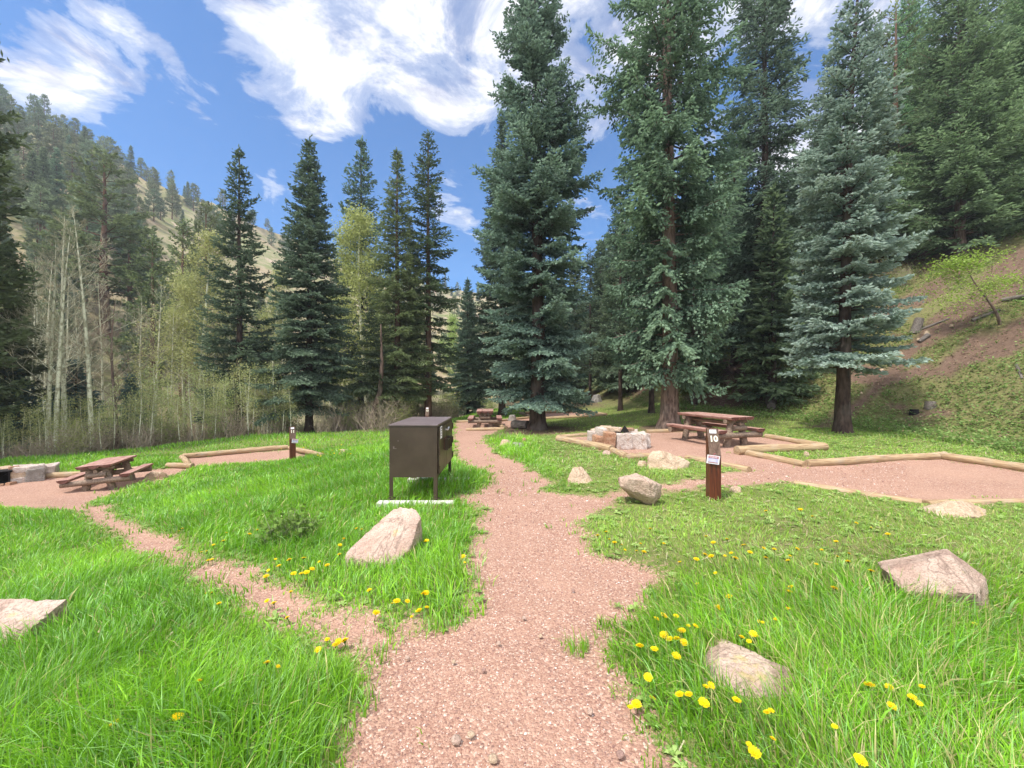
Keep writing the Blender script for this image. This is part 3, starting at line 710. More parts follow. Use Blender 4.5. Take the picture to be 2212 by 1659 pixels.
# ------------------------------------------------------------------ fire pits
def pit_stone(parent, pts, seed, mat, loc, rz=0, name='stone'):
    me = rock_mesh(pts, seed, M[mat], 4, .06, 60, name); o = obj(name, me, parent, loc, (0, 0, rz)); return o
def blk(a, b, c, seed):
    rg = random.Random(seed)
    P = []
    for x in (-1, 1):
        for y in (-1, 1):
            for z in (-.1, 1): P.append((x * a / 2 * rg.uniform(.85, 1.08), y * b / 2 * rg.uniform(.85, 1.08), c * z * rg.uniform(.88, 1.08)))
    for _ in range(3): P.append((rg.uniform(-.5, .5) * a, rg.uniform(-.55, .55) * b, rg.uniform(.3, 1.0) * c))
    return P
fl = (2.78, 10.4, gz(2.78, 10.5)); fz0 = fl[2]
pit = empty('stone_fire_pit', fl, 0, 'fire pit of big pale quarry stones on the right campsite pad', 'fire pit', 'stone fire pits', (.78, .78, .8))
for i, (x, y, a_, b_, c_, rz, mt) in enumerate([(-.68, -.30, .36, .4, .36, .2, 'rock_rust'), (-.38, -.46, .40, .34, .50, -.1, 'rock_rust'), (.06, -.55, .50, .3, .46, .05, 'rock_white'), (.55, -.50, .56, .36, .50, -.06, 'rock_white'),
                                              (.86, -.1, .3, .55, .44, .1, 'rock_white'), (-.80, .12, .34, .5, .45, 0, 'rock_white'), (-.5, .45, .5, .4, .52, .3, 'rock_buff'), (.0, .55, .55, .34, .46, 0, 'rock_white'), (.6, .45, .5, .36, .46, -.3, 'rock_white'),
                                              (-.55, -.1, .4, .5, .58, 0, 'rock_white')]):
    pit_stone(pit, blk(a_, b_, c_, 100 + i), 100 + i, mt, (x, y, 0), rz)
for i, (x, y, z, a_, b_, c_, mt) in enumerate([(-.2, -.25, .50, .42, .3, .12, 'rock_buff'), (.35, .0, .48, .4, .3, .1, 'rock_rust'), (-.35, .2, .52, .5, .4, .1, 'rock_buff'), (.1, .3, .45, .5, .3, .12, 'rock_white')]):
    pit_stone(pit, blk(a_, b_, c_, 120 + i), 120 + i, mt, (x, y, z), i * .6, 'cap_stone')
mb = MB()
for k in range(9): mb.tube([(-.35 + k * .085, -.35, .47), (-.35 + k * .085, .35, .47)], .008, 5)
for y in (-.35, .35): mb.tube([(-.36, y, .472), (.36, y, .472)], .01, 5)
obj('grate', mb.mesh('grate', M['grate']), pit)
mb = MB(); mb.box((0, 0, .02), (1.0, .8, .03)); obj('ash_bed', mb.mesh('ash_bed', M['black']), pit)
pit_stone(pit, [(-.15, 0, 0), (.16, -.02, 0), (0, .12, 0), (-.02, 0, .22), (.03, .03, .2)], 131, 'black', (.16, -.32, .48), 0, 'charred_stone')
EXCL.append((fl[0], fl[1], .85))
# left pit: stacked stones with an open steel firebox facing the camera
fl = (X(22, 9.6), 9.6, 0); fl = (fl[0], fl[1], gz(fl[0], fl[1]) - .03)
pit = empty('stone_fire_pit', fl, math.radians(38), 'fire pit with dark open firebox and white stones at the left edge', 'fire pit', 'stone fire pits', .74)
for i, (x, y, a_, b_, c_, z, mt) in enumerate([(.28, -.32, .34, .3, .2, 0, 'rock_white'), (.27, -.30, .34, .3, .2, .18, 'rock_buff'), (.30, -.28, .32, .32, .16, .36, 'rock_white'), (.62, -.30, .42, .4, .42, 0, 'rock_grey'), (.60, -.22, .44, .4, .16, .38, 'rock_white'),
                                              (.88, .05, .3, .5, .44, 0, 'rock_white'), (.75, .4, .5, .4, .45, 0, 'rock_white'), (.2, .5, .6, .4, .46, 0, 'rock_white'), (-.35, .45, .6, .4, .46, 0, 'rock_buff'),
                                              (-.62, -.3, .34, .34, .24, 0, 'rock_buff'), (-.62, -.3, .34, .34, .22, .22, 'rock_white'), (-.85, .1, .4, .5, .42, 0, 'rock_white'), (-.62, -.28, .3, .3, .1, .42, 'rock_white')]):
    pit_stone(pit, blk(a_, b_, c_, 150 + i), 150 + i, mt, (x, y, z), (i * .37) % .3)
mb = MB(); mb.box((-.18, -.28, .44), (.66, .5, .02)); mb.box((-.46, -.28, .23), (.02, .5, .42)); mb.box((.10, -.28, .23), (.02, .5, .42)); mb.box((-.18, 0, .23), (.6, .02, .42)); mb.box((-.18, -.2, .02), (.6, .4, .03))
for k in range(6): mb.tube([(-.40 + k * .09, -.5, .30), (-.40 + k * .09, -.05, .30)], .008, 5)
obj('firebox', mb.mesh('firebox', M['black']), pit)
for i, (x, y, s_) in enumerate([(-.05, -.62, .16), (.16, -.60, .2), (-.3, -.66, .12)]): pit_stone(pit, blk(s_, s_ * .8, s_ * .5, 170 + i), 170 + i, 'rock_rust', (x, y, 0), i, 'loose_stone')
for i, (x, y, mt) in enumerate([(.12, -.2, 'rock_rust'), (-.5, -.1, 'rock_grey')]): pit_stone(pit, blk(.24, .16, .09, 180 + i), 180 + i, mt, (x, y, .46), .4, 'cap_stone')
EXCL.append((fl[0], fl[1], 1.0))

# ------------------------------------------------------------------ number posts
def text_mesh(s, size, name, mat, bold=.0, ext=.002):
    cu = bpy.data.curves.new(name, 'FONT'); cu.body = s; cu.size = size; cu.extrude = ext; cu.offset = bold; cu.align_x = 'CENTER'; cu.align_y = 'CENTER'; cu.resolution_u = 3
    to = bpy.data.objects.new('text_tmp', cu); COL.objects.link(to)
    dg = bpy.context.evaluated_depsgraph_get(); dg.update()
    me = bpy.data.meshes.new_from_object(to.evaluated_get(dg)); me.name = name
    bpy.data.objects.remove(to); me.materials.clear(); me.materials.append(mat)
    return me
def number_post(loc, rz, num, label, tagx, has_tag=True, hgt=.98, wd=.15):
    """square timber; the top is cut on a slant that faces -Y"""
    t = empty('number_post', loc, rz, label, 'marker post', 'campsite number posts')
    h = wd / 2; zc0 = hgt - .36
    V = [(-h, -h, -.25), (h, -h, -.25), (h, h, -.25), (-h, h, -.25), (-h, -h, zc0), (h, -h, zc0), (h, h, hgt), (-h, h, hgt), (-h, h - .035, hgt), (h, h - .035, hgt)]
    mb = MB(); mb.ngon([V[i] for i in (0, 1, 5, 4)]); mb.ngon([V[i] for i in (1, 2, 6, 9, 5)]); mb.ngon([V[i] for i in (2, 3, 7, 6)]); mb.ngon([V[i] for i in (3, 0, 4, 8, 7)]); mb.ngon([V[i] for i in (9, 6, 7, 8)])
    obj('timber', mb.mesh('timber', M['post']), t)
    mb = MB(); mb.ngon([(-h, -h, zc0), (h, -h, zc0), (h, h - .035, hgt), (-h, h - .035, hgt)]); face = obj('slanted_face', mb.mesh('slanted_face', M['postface']), t)
    d = Vector((0, wd - .035, .36)); ang = math.atan2(.36, wd - .035); nrm = Vector((0, -math.sin(ang), math.cos(ang)))
    def onface(u, off): return Vector((0, -h, zc0)) + d * u + nrm * off
    me = text_mesh(num, .115, 'number', M['cream'], .004, .002)
    o = obj('number', me, t, onface(.60, .003), (ang, 0, 0))
    st = MB(); st.box((0, 0, 0), (.088, .05, .003)); obj('sticker', st.mesh('sticker', M['white']), t, onface(.88, .004), (ang, 0, 0))
    if has_tag:
        tg = obj('paper_tag', MB().box((0, 0, 0), (.165, .002, .118)).mesh('paper_tag', M['white']), t, (tagx, -h - .02, zc0 - .055), (0, math.radians(7), 0))
        def on(name, c, s_, mt): obj(name, MB().box((0, 0, 0), s_).mesh(name, M[mt]), tg, c)
        on('red_header', (0, -.003, .034), (.13, .002, .03), 'red'); on('lilac_panel', (0, -.003, -.008), (.13, .002, .05), 'lilac'); on('footer_line', (0, -.003, -.04), (.13, .002, .006), 'red')
        obj('tag_writing', text_mesh('RESERVED', .024, 'tag_writing', M['white'], .0005, .0008), tg, (0, -.0055, .033), (math.pi / 2, 0, 0))
        mb = MB()
        for q, (ww, zz) in enumerate([(.05, .008), (.09, -.004), (.07, -.016), (.1, -.027)]): mb.box((-.01 * (q % 2), -.0045, zz), (ww, .001, .004))
        obj('tag_lines', mb.mesh('tag_lines', M['white']), tg)
        mb = MB(); mb.tube([(tagx, -h - .015, zc0 - .01), (tagx * .5, -h - .008, zc0 + .02), (0, -h - .002, zc0 + .03)], .003, 5); obj('tie', mb.mesh('tie', M['red']), t)
    return t
p = G(1545, 1080); number_post((p[0], p[1] + .05, p[2]), math.radians(-8), '10', 'brown wooden post with cream number 10 and a white tag', -.035)
p = (X(632, 11.7), 11.7); number_post((p[0], p[1], gz(*p) + .02), math.radians(38), '11', 'brown wooden post with cream number 11 on the left lawn', .05)
p = (X(923, 17.2), 17.2); number_post((p[0], p[1], gz(*p) + .0), math.radians(4), '12', 'distant post with number 12 behind the brown locker', 0, False, hgt=1.02)

# ------------------------------------------------------------------ food storage locker
BX0, BX1, BY0, BY1 = -1.665, -1.015, 5.34, 6.58
bz = gz(-1.3, 5.9)
t = empty('food_locker', (0, 0, bz), 0, 'dark brown steel bear proof food locker on legs beside the path', 'locker')
zb, zt = .335, 1.03
mb = MB(); mb.box(((BX0 + BX1) / 2, (BY0 + BY1) / 2, (zb + zt) / 2), (BX1 - BX0, BY1 - BY0, zt - zb))
body = mb.mesh('body', M['steel']); obj('body', body, t)
mb = MB(); mb.box(((BX0 + BX1) / 2, (BY0 + BY1) / 2, zt + .012), (BX1 - BX0 + .02, BY1 - BY0 + .02, .022))
lid = mb.mesh('lid', M['lid'])
lo = obj('lid', lid, t); bv = lo.modifiers.new('bevel', 'BEVEL'); bv.width = .004; bv.segments = 2
for x in (BX0 + .025, BX1 - .025):
    for y in (BY0 + .025, BY1 - .025):
        mb = MB(); sx = 1 if x < -1.3 else -1; sy = 1 if y < 6 else -1
        mb.box((x - sx * .022, y, zb / 2 - .05), (.006, .05, zb + .1)); mb.box((x + sx * .003, y - sy * .022, zb / 2 - .05), (.044, .006, zb + .1)); mb.box((x, y, .045), (.09, .09, .008))
        obj('leg', mb.mesh('leg', M['steel']), t)
ym = (BY0 + BY1) / 2
for k, (y0, y1) in enumerate([(BY0 + .035, ym - .006), (ym + .006, BY1 - .035)]):
    d = obj('door', MB().box((BX1 + .012, (y0 + y1) / 2, (zb + zt) / 2), (.018, y1 - y0, zt - zb - .07)).mesh('door', M['steel']), t)
    bv = d.modifiers.new('bevel', 'BEVEL'); bv.width = .005; bv.segments = 2
    hy = y0 if k == 0 else y1
    for zz in (zb + .1, (zb + zt) / 2, zt - .12):
        mb = MB(); mb.tube([(BX1 + .026, hy + (-.012 if k == 0 else .012), zz - .05), (BX1 + .026, hy + (-.012 if k == 0 else .012), zz + .05)], .011, 8); obj('hinge', mb.mesh('hinge', M['steel']), t)
    hx = BX1 + .024; yl = ym - .11 if k == 0 else ym + .11
    mb = MB(); mb.box((hx, yl, .72), (.012, .15, .17)); obj('latch_plate', mb.mesh('latch_plate', M['endwood'] if k == 0 else M['steel']), d)
    mb = MB(); mb.box((hx + .03, yl + .0, .79), (.05, .16, .012)); mb.box((hx + .03, yl - .075, .71), (.05, .012, .16)); mb.box((hx + .03, yl + .075, .71), (.05, .012, .16)); obj('handle_hood', mb.mesh('handle_hood', M['steel']), d)
o = obj('notice', MB().box((BX1 + .024, BY0 + .17, .925), (.003, .13, .17)).mesh('notice', M['white']), t)
mb = MB()
for q in range(4): mb.box((BX1 + .0265, BY0 + .17, .985 - q * .035), (.001, .08 - .02 * (q % 2), .01 if q else .02))
obj('notice_print', mb.mesh('notice_print', M['charlog']), o)
mb = MB(); mb.tube([(BX1 + .03, ym - .12, .93), (BX1 + .05, ym - .04, .915), (BX1 + .05, ym + .06, .94), (BX1 + .03, ym + .13, .925)], .012, 6); obj('latch_bar', mb.mesh('latch_bar', M['silver']), t)
mb = MB(); mb.box((BX0 + .06, BY0 - .002, .74), (.018, .002, .03)); mb.box((BX0 + .075, BY0 - .002, .725), (.045, .002, .008)); mb.box((BX0 + .12, BY0 - .002, .83), (.012, .002, .012)); obj('scratch_mark', mb.mesh('scratch_mark', plain('bare_scratch', (.16, .13, .115), .6)), t)
for k, (x0, x1, y, lab) in enumerate([(-1.80, -.78, BY0 - .01, 'white concrete footing strip under the near legs of the brown locker'), (-1.72, -.70, BY1 - .06, 'white concrete footing strip under the far legs of the brown locker')]):
    z0 = gz((x0 + x1) / 2, y); mb = MB(); mb.box((0, 0, 0), (x1 - x0, .13, .11))
    o = obj('concrete_footing', mb.mesh('concrete_footing', M['concrete']), None, ((x0 + x1) / 2, y - (.06 if k == 0 else 0), z0 - .02)); tag(o, lab, 'footing', 'concrete footings under the locker')
    bv = o.modifiers.new('bevel', 'BEVEL'); bv.width = .012; bv.segments = 2
    EXCL.append(((x0 + x1) / 2, y, 0))
FOOT = [(-1.86, -.78, BY0 - .07), (-1.72, -.70, BY1 - .06)]
print('objects done')

# ------------------------------------------------------------------ conifers
def shoots_mesh(name, P, D, L, Wd, C, rng, mat):
    """each shoot: two crossed diamonds, slightly bent"""
    n = len(P); D = D / (np.linalg.norm(D, axis=1)[:, None] + 1e-9)
    rv = rng.standard_normal((n, 3)); A = np.cross(D, rv); A /= np.linalg.norm(A, axis=1)[:, None] + 1e-9
    B = np.cross(D, A); L = L[:, None]; Wd = Wd[:, None]
    tipc = C * 1.0
    mid = P + D * L * .5
    Va = np.stack([P, mid + A * Wd * .5, P + D * L, mid - A * Wd * .5], 1)
    Vb = np.stack([P, mid + B * Wd * .5, P + D * L, mid - B * Wd * .5], 1)
    V = np.concatenate([Va, Vb], 1).reshape(-1, 3)
    F_ = np.arange(n * 8).reshape(-1, 4)
    Cc = np.repeat(C, 8, axis=0)
    mb = MB(); mb.add(V, F_, Cc)
    return mb.mesh(name, mat, False, True)

def conifer(seed, Ht, R, hb, rt, prof=None, up=.1, droop=.3, turn=.12, dz=.28, nb=6, tws=.10, twl=.36, sl=.13, sw=.045, cd=(.030, .050, .034), cl=(.085, .135, .095),
            tipmix=.6, inner=.12, hang=.25, bend=(0, 0), gapp=.06, barkm='bark', shoot_d=.75, irregular=.25, limbn=3, flare=1.5, side=3, lmax=.85, dup=2.0, flat=.5, topgap=0, maxn=130000):
    rng = np.random.default_rng(seed); tws = tws * .68; twl = twl * 1.35; R = R * 1.1; irregular = irregular * .85
    prof = prof or (lambda t: (1 - t) ** .85)
    def axis(z):
        t = z / Ht
        return np.stack([bend[0] * t ** 2 + .02 * np.sin(z * .7 + seed) * R * .3, bend[1] * t ** 2 + .02 * np.cos(z * .6) * R * .3, z], -1)
    # trunk
    zs = np.concatenate([[-.3, 0, .12, .35, .8], np.linspace(1.5, Ht * .985, 16)])
    r = rt * (1 - np.clip(zs, 0, None) / Ht) ** .9 + .012
    r = r * (1 + (flare - 1) * np.exp(-np.clip(zs, 0, None) / .28))
    tb = MB(); tb.tube(axis(zs), r, 12, True, rough=.12, rng=rng)
    # branches
    zb_, az, Lb, ts = [], [], [], []
    z = hb; k = 0
    while z < Ht * .985:
        t = (z - hb) / (Ht - hb); step = dz * (1 - .55 * t)
        m_ = max(3, int(round(nb * (1 - .35 * t) + rng.uniform(-1, 1)))); a0 = rng.uniform(0, 6.28)
        for q in range(m_):
            if rng.random() < gapp + topgap * (t > .5): continue
            zb_.append(z + rng.uniform(-.4, .4) * step); az.append(a0 + q / m_ * 6.283 + rng.uniform(-.35, .35)); ts.append(t)
            Lb.append(max(.10, R * prof(t) * (1 - irregular * rng.random() ** 1.3) * (1 + .12 * math.sin(3 * a0 + z * 1.3))))
        z += step
    zb_ = np.array(zb_); az = np.array(az); Lb = np.array(Lb); ts = np.array(ts); nbn = len(zb_)
    o = np.stack([np.cos(az), np.sin(az), 0 * az], 1); sidev = np.stack([-np.sin(az), np.cos(az), 0 * az], 1)
    upb = up + .55 * ts ** 2 + rng.normal(0, .07, nbn); drb = droop * (1 - ts) * (1 + rng.normal(0, .2, nbn)); tub = turn * np.ones(nbn)
    base = axis(zb_)
    curv = rng.normal(0, .10, nbn)
    def bp(i, s):   # point on branch i at s (arrays)
        Lq = Lb[i]
        return base[i] + o[i] * (Lq * s)[:, None] + sidev[i] * (Lq * curv[i] * s * s)[:, None] + np.array([0, 0, 1.]) * (Lq * (upb[i] * s - drb[i] * s ** 2 + tub[i] * s ** 4))[:, None]
    def bd(i, s):
        d = o[i] + sidev[i] * (2 * curv[i] * s)[:, None] + np.array([0, 0, 1.]) * (upb[i] - 2 * drb[i] * s + 4 * tub[i] * s ** 3)[:, None]
        return d / np.linalg.norm(d, axis=1)[:, None]
    # limbs
    for i in range(nbn):
        if Lb[i] < .35: continue
        s = np.linspace(0, .92, limbn + 1); ix = np.full(limbn + 1, i)
        tb.tube(bp(ix, s), np.linspace(.010 + .014 * Lb[i], .004, limbn + 1), side, False)
    # twigs
    nt = np.maximum(2, (Lb * (1 - inner) / tws).astype(int))
    I = np.repeat(np.arange(nbn), nt)
    S = inner + (1 - inner) * (np.concatenate([np.arange(k_) for k_ in nt]) + rng.random(len(I))) / np.repeat(nt, nt)
    I = np.concatenate([I, I]); S = np.clip(np.concatenate([S, S]), 0, .99); sg = np.concatenate([np.ones(len(I) // 2), -np.ones(len(I) // 2)])
    Tl = np.minimum(lmax, Lb[I] * twl * (1 - S) ** .7 * np.minimum(1, .45 + S * 1.5) * rng.uniform(.6, 1.2, len(I)) + sl * .6)
    P0 = bp(I, S); D0 = bd(I, S)
    tdir = D0 * rng.uniform(.45, .85, len(I))[:, None] + sidev[I] * (sg * rng.uniform(.55, 1, len(I)))[:, None] + np.array([0, 0, 1.]) * (rng.uniform(-.14, .10, len(I)) - hang * rng.random(len(I)) * (1 - ts[I]))[:, None]
    tdir /= np.linalg.norm(tdir, axis=1)[:, None]
    bt = rng.uniform(0, 1, nbn)      # per branch tint
    # shoots on twigs
    ns = np.maximum(1, (Tl / (sl * shoot_d)).astype(int)); J = np.repeat(np.arange(len(I)), ns)
    U = (np.concatenate([np.arange(k_) for k_ in ns]) + .3 * rng.random(len(J))) / np.repeat(ns, ns)
    SP = P0[J] + tdir[J] * (Tl[J] * U)[:, None]; SP[:, 2] -= (hang * .5 + .08) * Tl[J] * U ** 2
    jit = rng.normal(0, .42, (len(J), 3)) * np.array([1, 1, flat]); SD = tdir[J] + jit; SD[:, 2] -= hang * .4
    # shoots along the branch itself
    n2 = np.maximum(2, (Lb * (1 - inner) / (sl * .8)).astype(int)); K = np.repeat(np.arange(nbn), n2)
    S2 = inner + (1.02 - inner) * (np.concatenate([np.arange(k_) for k_ in n2]) + .5 * rng.random(len(K))) / np.repeat(n2, n2)
    BPs = bp(K, S2); BD = bd(K, S2) + rng.normal(0, .35, (len(K), 3))
    # leader
    zl = np.linspace(Ht * .93, Ht, 14); LP = axis(zl); LD = np.tile([0, 0, 1.], (14, 1)) + rng.normal(0, .3, (14, 3))
    P = np.concatenate([SP, BPs, LP]); D = np.concatenate([SD, BD, LD])
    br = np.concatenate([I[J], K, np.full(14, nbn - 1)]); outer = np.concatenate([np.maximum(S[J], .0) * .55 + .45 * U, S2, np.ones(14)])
    nd = len(P) * (dup - 1); ex = rng.integers(0, len(P), int(nd))
    P = np.concatenate([P, P[ex] + rng.normal(0, sl * .45, (len(ex), 3)) * np.array([1, 1, flat * .8])]); D = np.concatenate([D, D[ex] + rng.normal(0, .3, (len(ex), 3))]); br = np.concatenate([br, br[ex]]); outer = np.concatenate([outer, outer[ex]])
    if len(P) > maxn:
        kk = rng.permutation(len(P))[:maxn]; P, D, br, outer = P[kk], D[kk], br[kk], outer[kk]
    L_ = sl * rng.uniform(.7, 1.35, len(P)); W_ = sw * rng.uniform(.7, 1.3, len(P))
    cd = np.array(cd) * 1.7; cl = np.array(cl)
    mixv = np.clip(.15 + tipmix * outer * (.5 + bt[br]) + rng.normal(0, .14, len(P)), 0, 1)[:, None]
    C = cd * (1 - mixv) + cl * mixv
    nm = 'conifer_%d' % seed
    print(nm, 'shoots', len(P))
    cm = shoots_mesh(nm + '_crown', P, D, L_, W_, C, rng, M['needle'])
    return tb.mesh(nm + '_trunk', M[barkm], True), cm

def plant(pair, name, loc, rz, sc, label, cat='tree', group=None, parts=('trunk', 'crown'), tilt=None):
    e = empty(name, loc, rz, label, cat, group, sc)
    if tilt: e.rotation_euler = (tilt[0], tilt[1], rz)
    for m_, pn in zip(pair, parts):
        if m_ is not None: obj(pn, m_, e)
    return e
def topz(py, Y): return EYE + (CY - py) / FPX * Y
BLUED, BLUEL = (.035, .065, .055), (.20, .30, .26)
DKD, DKL = (.03, .056, .038), (.21, .30, .19)
OLD, OLL = (.05, .07, .032), (.29, .33, .14)

# --- individual nearer trees
p = G(1162, 928)
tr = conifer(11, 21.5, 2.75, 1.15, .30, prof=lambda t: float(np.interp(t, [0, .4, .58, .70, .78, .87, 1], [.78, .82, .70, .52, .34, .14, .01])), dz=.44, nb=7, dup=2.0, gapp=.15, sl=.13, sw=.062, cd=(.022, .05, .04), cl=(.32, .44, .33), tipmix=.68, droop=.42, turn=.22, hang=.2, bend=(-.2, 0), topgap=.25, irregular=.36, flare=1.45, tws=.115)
plant(tr, 'spruce_tree', p, 0, 1, 'tall dark blue green spruce with flared dark trunk in the middle of the view', 'spruce tree')
p = (X(1085, 24.5), 24.5); 
tr = conifer(12, 18.8, 2.6, 1.5, .2, dz=.34, nb=6, sl=.2, sw=.06, cd=DKD, cl=DKL, droop=.35, gapp=.1, irregular=.4, tws=.15)
plant(tr, 'spruce_tree', (*p, gz(*p)), 1, 1, 'spruce standing close behind the left side of the tall centre spruce', 'spruce tree')
p = (X(1447, 14.3), 14.3)
tr = conifer(13, 23, 3.35, 2.0, .30, prof=lambda t: float(np.interp(t, [0, .2, .5, .66, .85, 1], [.62, .76, .82, .66, .34, .02])) * (.9 + .1 * math.sin(t * 26)), dz=.48, nb=7, dup=1.6, sl=.15, sw=.068, cd=(.03, .062, .042), cl=(.32, .46, .30), tipmix=.72, droop=.5, turn=.28, hang=.75, bend=(-.5, 0), topgap=.2, irregular=.45, gapp=.12, barkm='bark_grey', flare=1.6, inner=.2, tws=.12, lmax=.9)
plant(tr, 'spruce_tree', (*p, gz(*p)), .5, 1, 'big loose spruce with thick grey trunk between the stone pit and table', 'spruce tree')
p = (X(1822, 12.1), 12.1)
tr = conifer(14, 14.0, 1.7, 2.1, .19, prof=lambda t: float(np.interp(t, [0, .3, .55, .8, 1], [1, .84, .68, .38, .02])), dz=.42, nb=8, dup=1.7, sl=.12, sw=.06, cd=(.06, .11, .09), cl=(.46, .57, .50), tipmix=.9, droop=.22, turn=.12, hang=.12, irregular=.3, bend=(-.45, .1), gapp=.12, inner=.22, tws=.10, flare=1.4)
plant(tr, 'blue_spruce_tree', (*p, gz(*p)), 2, 1, 'silvery blue spruce with a bare lower trunk on the right lawn', 'spruce tree')
p = (X(1652, 19.5), 19.5)
tr = conifer(15, 24, 2.9, 2.4, .24, prof=lambda t: (1 - t) ** .55, dz=.42, nb=6, sl=.2, sw=.065, cd=DKD, dup=1.5, cl=(.30, .41, .29), droop=.42, hang=.5, irregular=.4, gapp=.12, tws=.15, inner=.2)
plant(tr, 'spruce_tree', (*p, gz(*p)), 2.4, 1, 'dark tall spruce behind, between the grey trunk and the blue spruce', 'spruce tree')
p = (X(2075, 21), 21)
FIR = dict(dz=.42, nb=6, dup=1.5, sl=.2, sw=.065, cd=(.03, .065, .03), cl=(.42, .60, .32), droop=.25, turn=.25, hang=.2, irregular=.3, gapp=.08, tws=.15)
tr = conifer(16, 17.5, 3.3, .5, .22, prof=lambda t: (1 - t) ** .6, barkm='bark_grey', **FIR)
plant(tr, 'fir_tree', (*p, gz(*p)), .2, 1, 'broad green fir high on the right slope above the leafy shrub', 'fir tree')
FIRP = tr
p = (X(1965, 27), 27); plant(tr, 'fir_tree', (*p, gz(*p)), 2.2, .95, 'green fir behind and left of the broad slope fir', 'fir tree', 'firs on the right slope')
p = (X(2190, 24), 24); plant(tr, 'fir_tree', (*p, gz(*p)), 5.2, .75, 'green fir right of the broad slope fir, filling the right edge', 'fir tree')
p = (X(2250, 20), 20); plant(tr, 'fir_tree', (*p, gz(*p)), 4.2, .85, 'green fir cut by the right edge, on the slope', 'fir tree', 'firs on the right slope')

MID = conifer(21, 15.5, 2.55, 1.5, .19, prof=lambda t: (1 - t) ** .78, dz=.38, nb=7, sl=.16, sw=.068, cd=DKD, cl=(.25, .36, .24), droop=.36, hang=.2, irregular=.32, tws=.13)
MID2 = conifer(22, 15.5, 2.3, 1.7, .19, prof=lambda t: (1 - t) ** .7, dz=.46, nb=6, sl=.17, sw=.065, cd=(.026, .052, .034), cl=(.23, .33, .20), droop=.22, up=.05, turn=.3, hang=.25, irregular=.45, gapp=.16, tws=.15)
OLV = conifer(23, 14.5, 2.2, 1.6, .18, prof=lambda t: (1 - t) ** .8, dz=.34, nb=6, sl=.17, sw=.05, cd=OLD, cl=OLL, droop=.3, hang=.35, irregular=.38, gapp=.1, tws=.14, barkm='bark_pine')
OLV2 = conifer(24, 15.5, 2.1, 2.0, .19, prof=lambda t: (1 - t) ** .55 * (.72 + .28 * abs(math.sin(t * 14))), dz=.40, nb=5, sl=.17, sw=.055, cd=(.03, .05, .026), cl=(.18, .22, .10), droop=.3, hang=.3, irregular=.5, gapp=.2, tws=.14, barkm='bark_pine')
def byheight(pair, h0, name, px, Y, toppy, rz, label, cat, group=None, wx=1):
    x = X(px, Y); z = gz(x, Y); s = (topz(toppy, Y) - z) / h0
    return plant(pair, name, (x, Y, z), rz, (s * wx, s * wx, s), label, cat, group)
byheight(MID2, 15.5, 'spruce_tree', 517, 20.5, 322, .4, 'dark spruce standing left of the other mid distance spruces, behind thin aspens', 'spruce tree')
byheight(MID, 15.5, 'spruce_tree', 668, 19.5, 298, 1.5, 'dense dark spruce behind the number eleven post', 'spruce tree')
byheight(MID2, 15.5, 'spruce_tree', 780, 31, 300, 2.5, 'slim farther spruce showing between the dense spruce and olive firs', 'spruce tree')
byheight(OLV, 14.5, 'fir_tree', 858, 21.5, 322, .8, 'olive green fir with reddish trunk left behind the locker', 'fir tree')
byheight(OLV2, 15.5, 'fir_tree', 925, 22.5, 283, 2.0, 'ragged olive fir with dark trunk behind the locker and number twelve post', 'fir tree')
byheight(OLV, 14.5, 'fir_tree', 886, 25.5, 470, 3.4, 'shorter fir with thin dark trunk between the two olive firs', 'fir tree', wx=.8)
byheight(MID, 15.5, 'spruce_tree', 1010, 34, 600, 3.4, 'dark spruce far behind, just left of the tall centre spruce', 'spruce tree')
# bent trunk beside them
mb = MB(); p = at(803, 19.5); cp = np.array([(0, 0, -.2), (.02, 0, .3), (.12, 0, 1.0), (.42, 0, 1.9), (.50, 0, 3.2), (.45, 0, 5.2)]); mb.tube(cp, [.22, .17, .14, .12, .09, .03], 9, True, rough=.1, rng=np.random.default_rng(4))
rg0 = np.random.default_rng(77)
LV = conifer(25, 6.0, 1.4, 2.2, .01, dz=.35, nb=5, sl=.16, sw=.05, cd=(.03, .045, .025), cl=(.09, .12, .06), irregular=.5)
plant((mb.mesh('bent_trunk', M['bark_grey'], True), LV[1]), 'bent_fir_tree', p, 0, 1, 'fir with a curved leaning trunk left behind the locker', 'fir tree')

# --- ponderosa pines
def pine(seed, Ht=13, R=2.6, **k):
    d = dict(flat=1.0, hb=Ht * .25, rt=Ht * .016, prof=lambda t: (1 - t) ** .55 * min(1, .55 + t * 1.8), up=.25, droop=.25, turn=.2, dz=.55, nb=5, tws=.22, twl=.4, sl=.34, sw=.15, cd=(.05, .07, .03), cl=(.30, .36, .17),
             inner=.35, hang=.05, gapp=.2, barkm='bark_pine', irregular=.45, lmax=.8, flare=1.15)
    d.update(k); return conifer(seed, Ht, R, **d)
NP = pine(31, 17, 3.1, hb=1.2, sl=.22, sw=.085, tws=.15, dz=.5, nb=6, cd=(.025, .042, .022), cl=(.24, .30, .15), gapp=.1)
xx, yy = -18.2, 11.8; plant(NP, 'pine_tree', (xx, yy, gz(xx, yy)), 0, 1, 'big dark pine at the left edge whose branches reach into the view', 'pine tree')
xx, yy = -20.8, 15.5; plant(NP, 'pine_tree', (xx, yy, gz(xx, yy)), 2, (.7, .7, .62), 'second dark pine at the left edge, behind the nearest one', 'pine tree')
MP = pine(32, 14, 2.7, sl=.20, sw=.10, tws=.2, hb=2.5, dz=.75, nb=5, dup=2.2, twl=.3, prof=lambda t: float(np.interp(t, [0, .15, .4, .75, 1], [.7, 1, .9, .5, .1])))
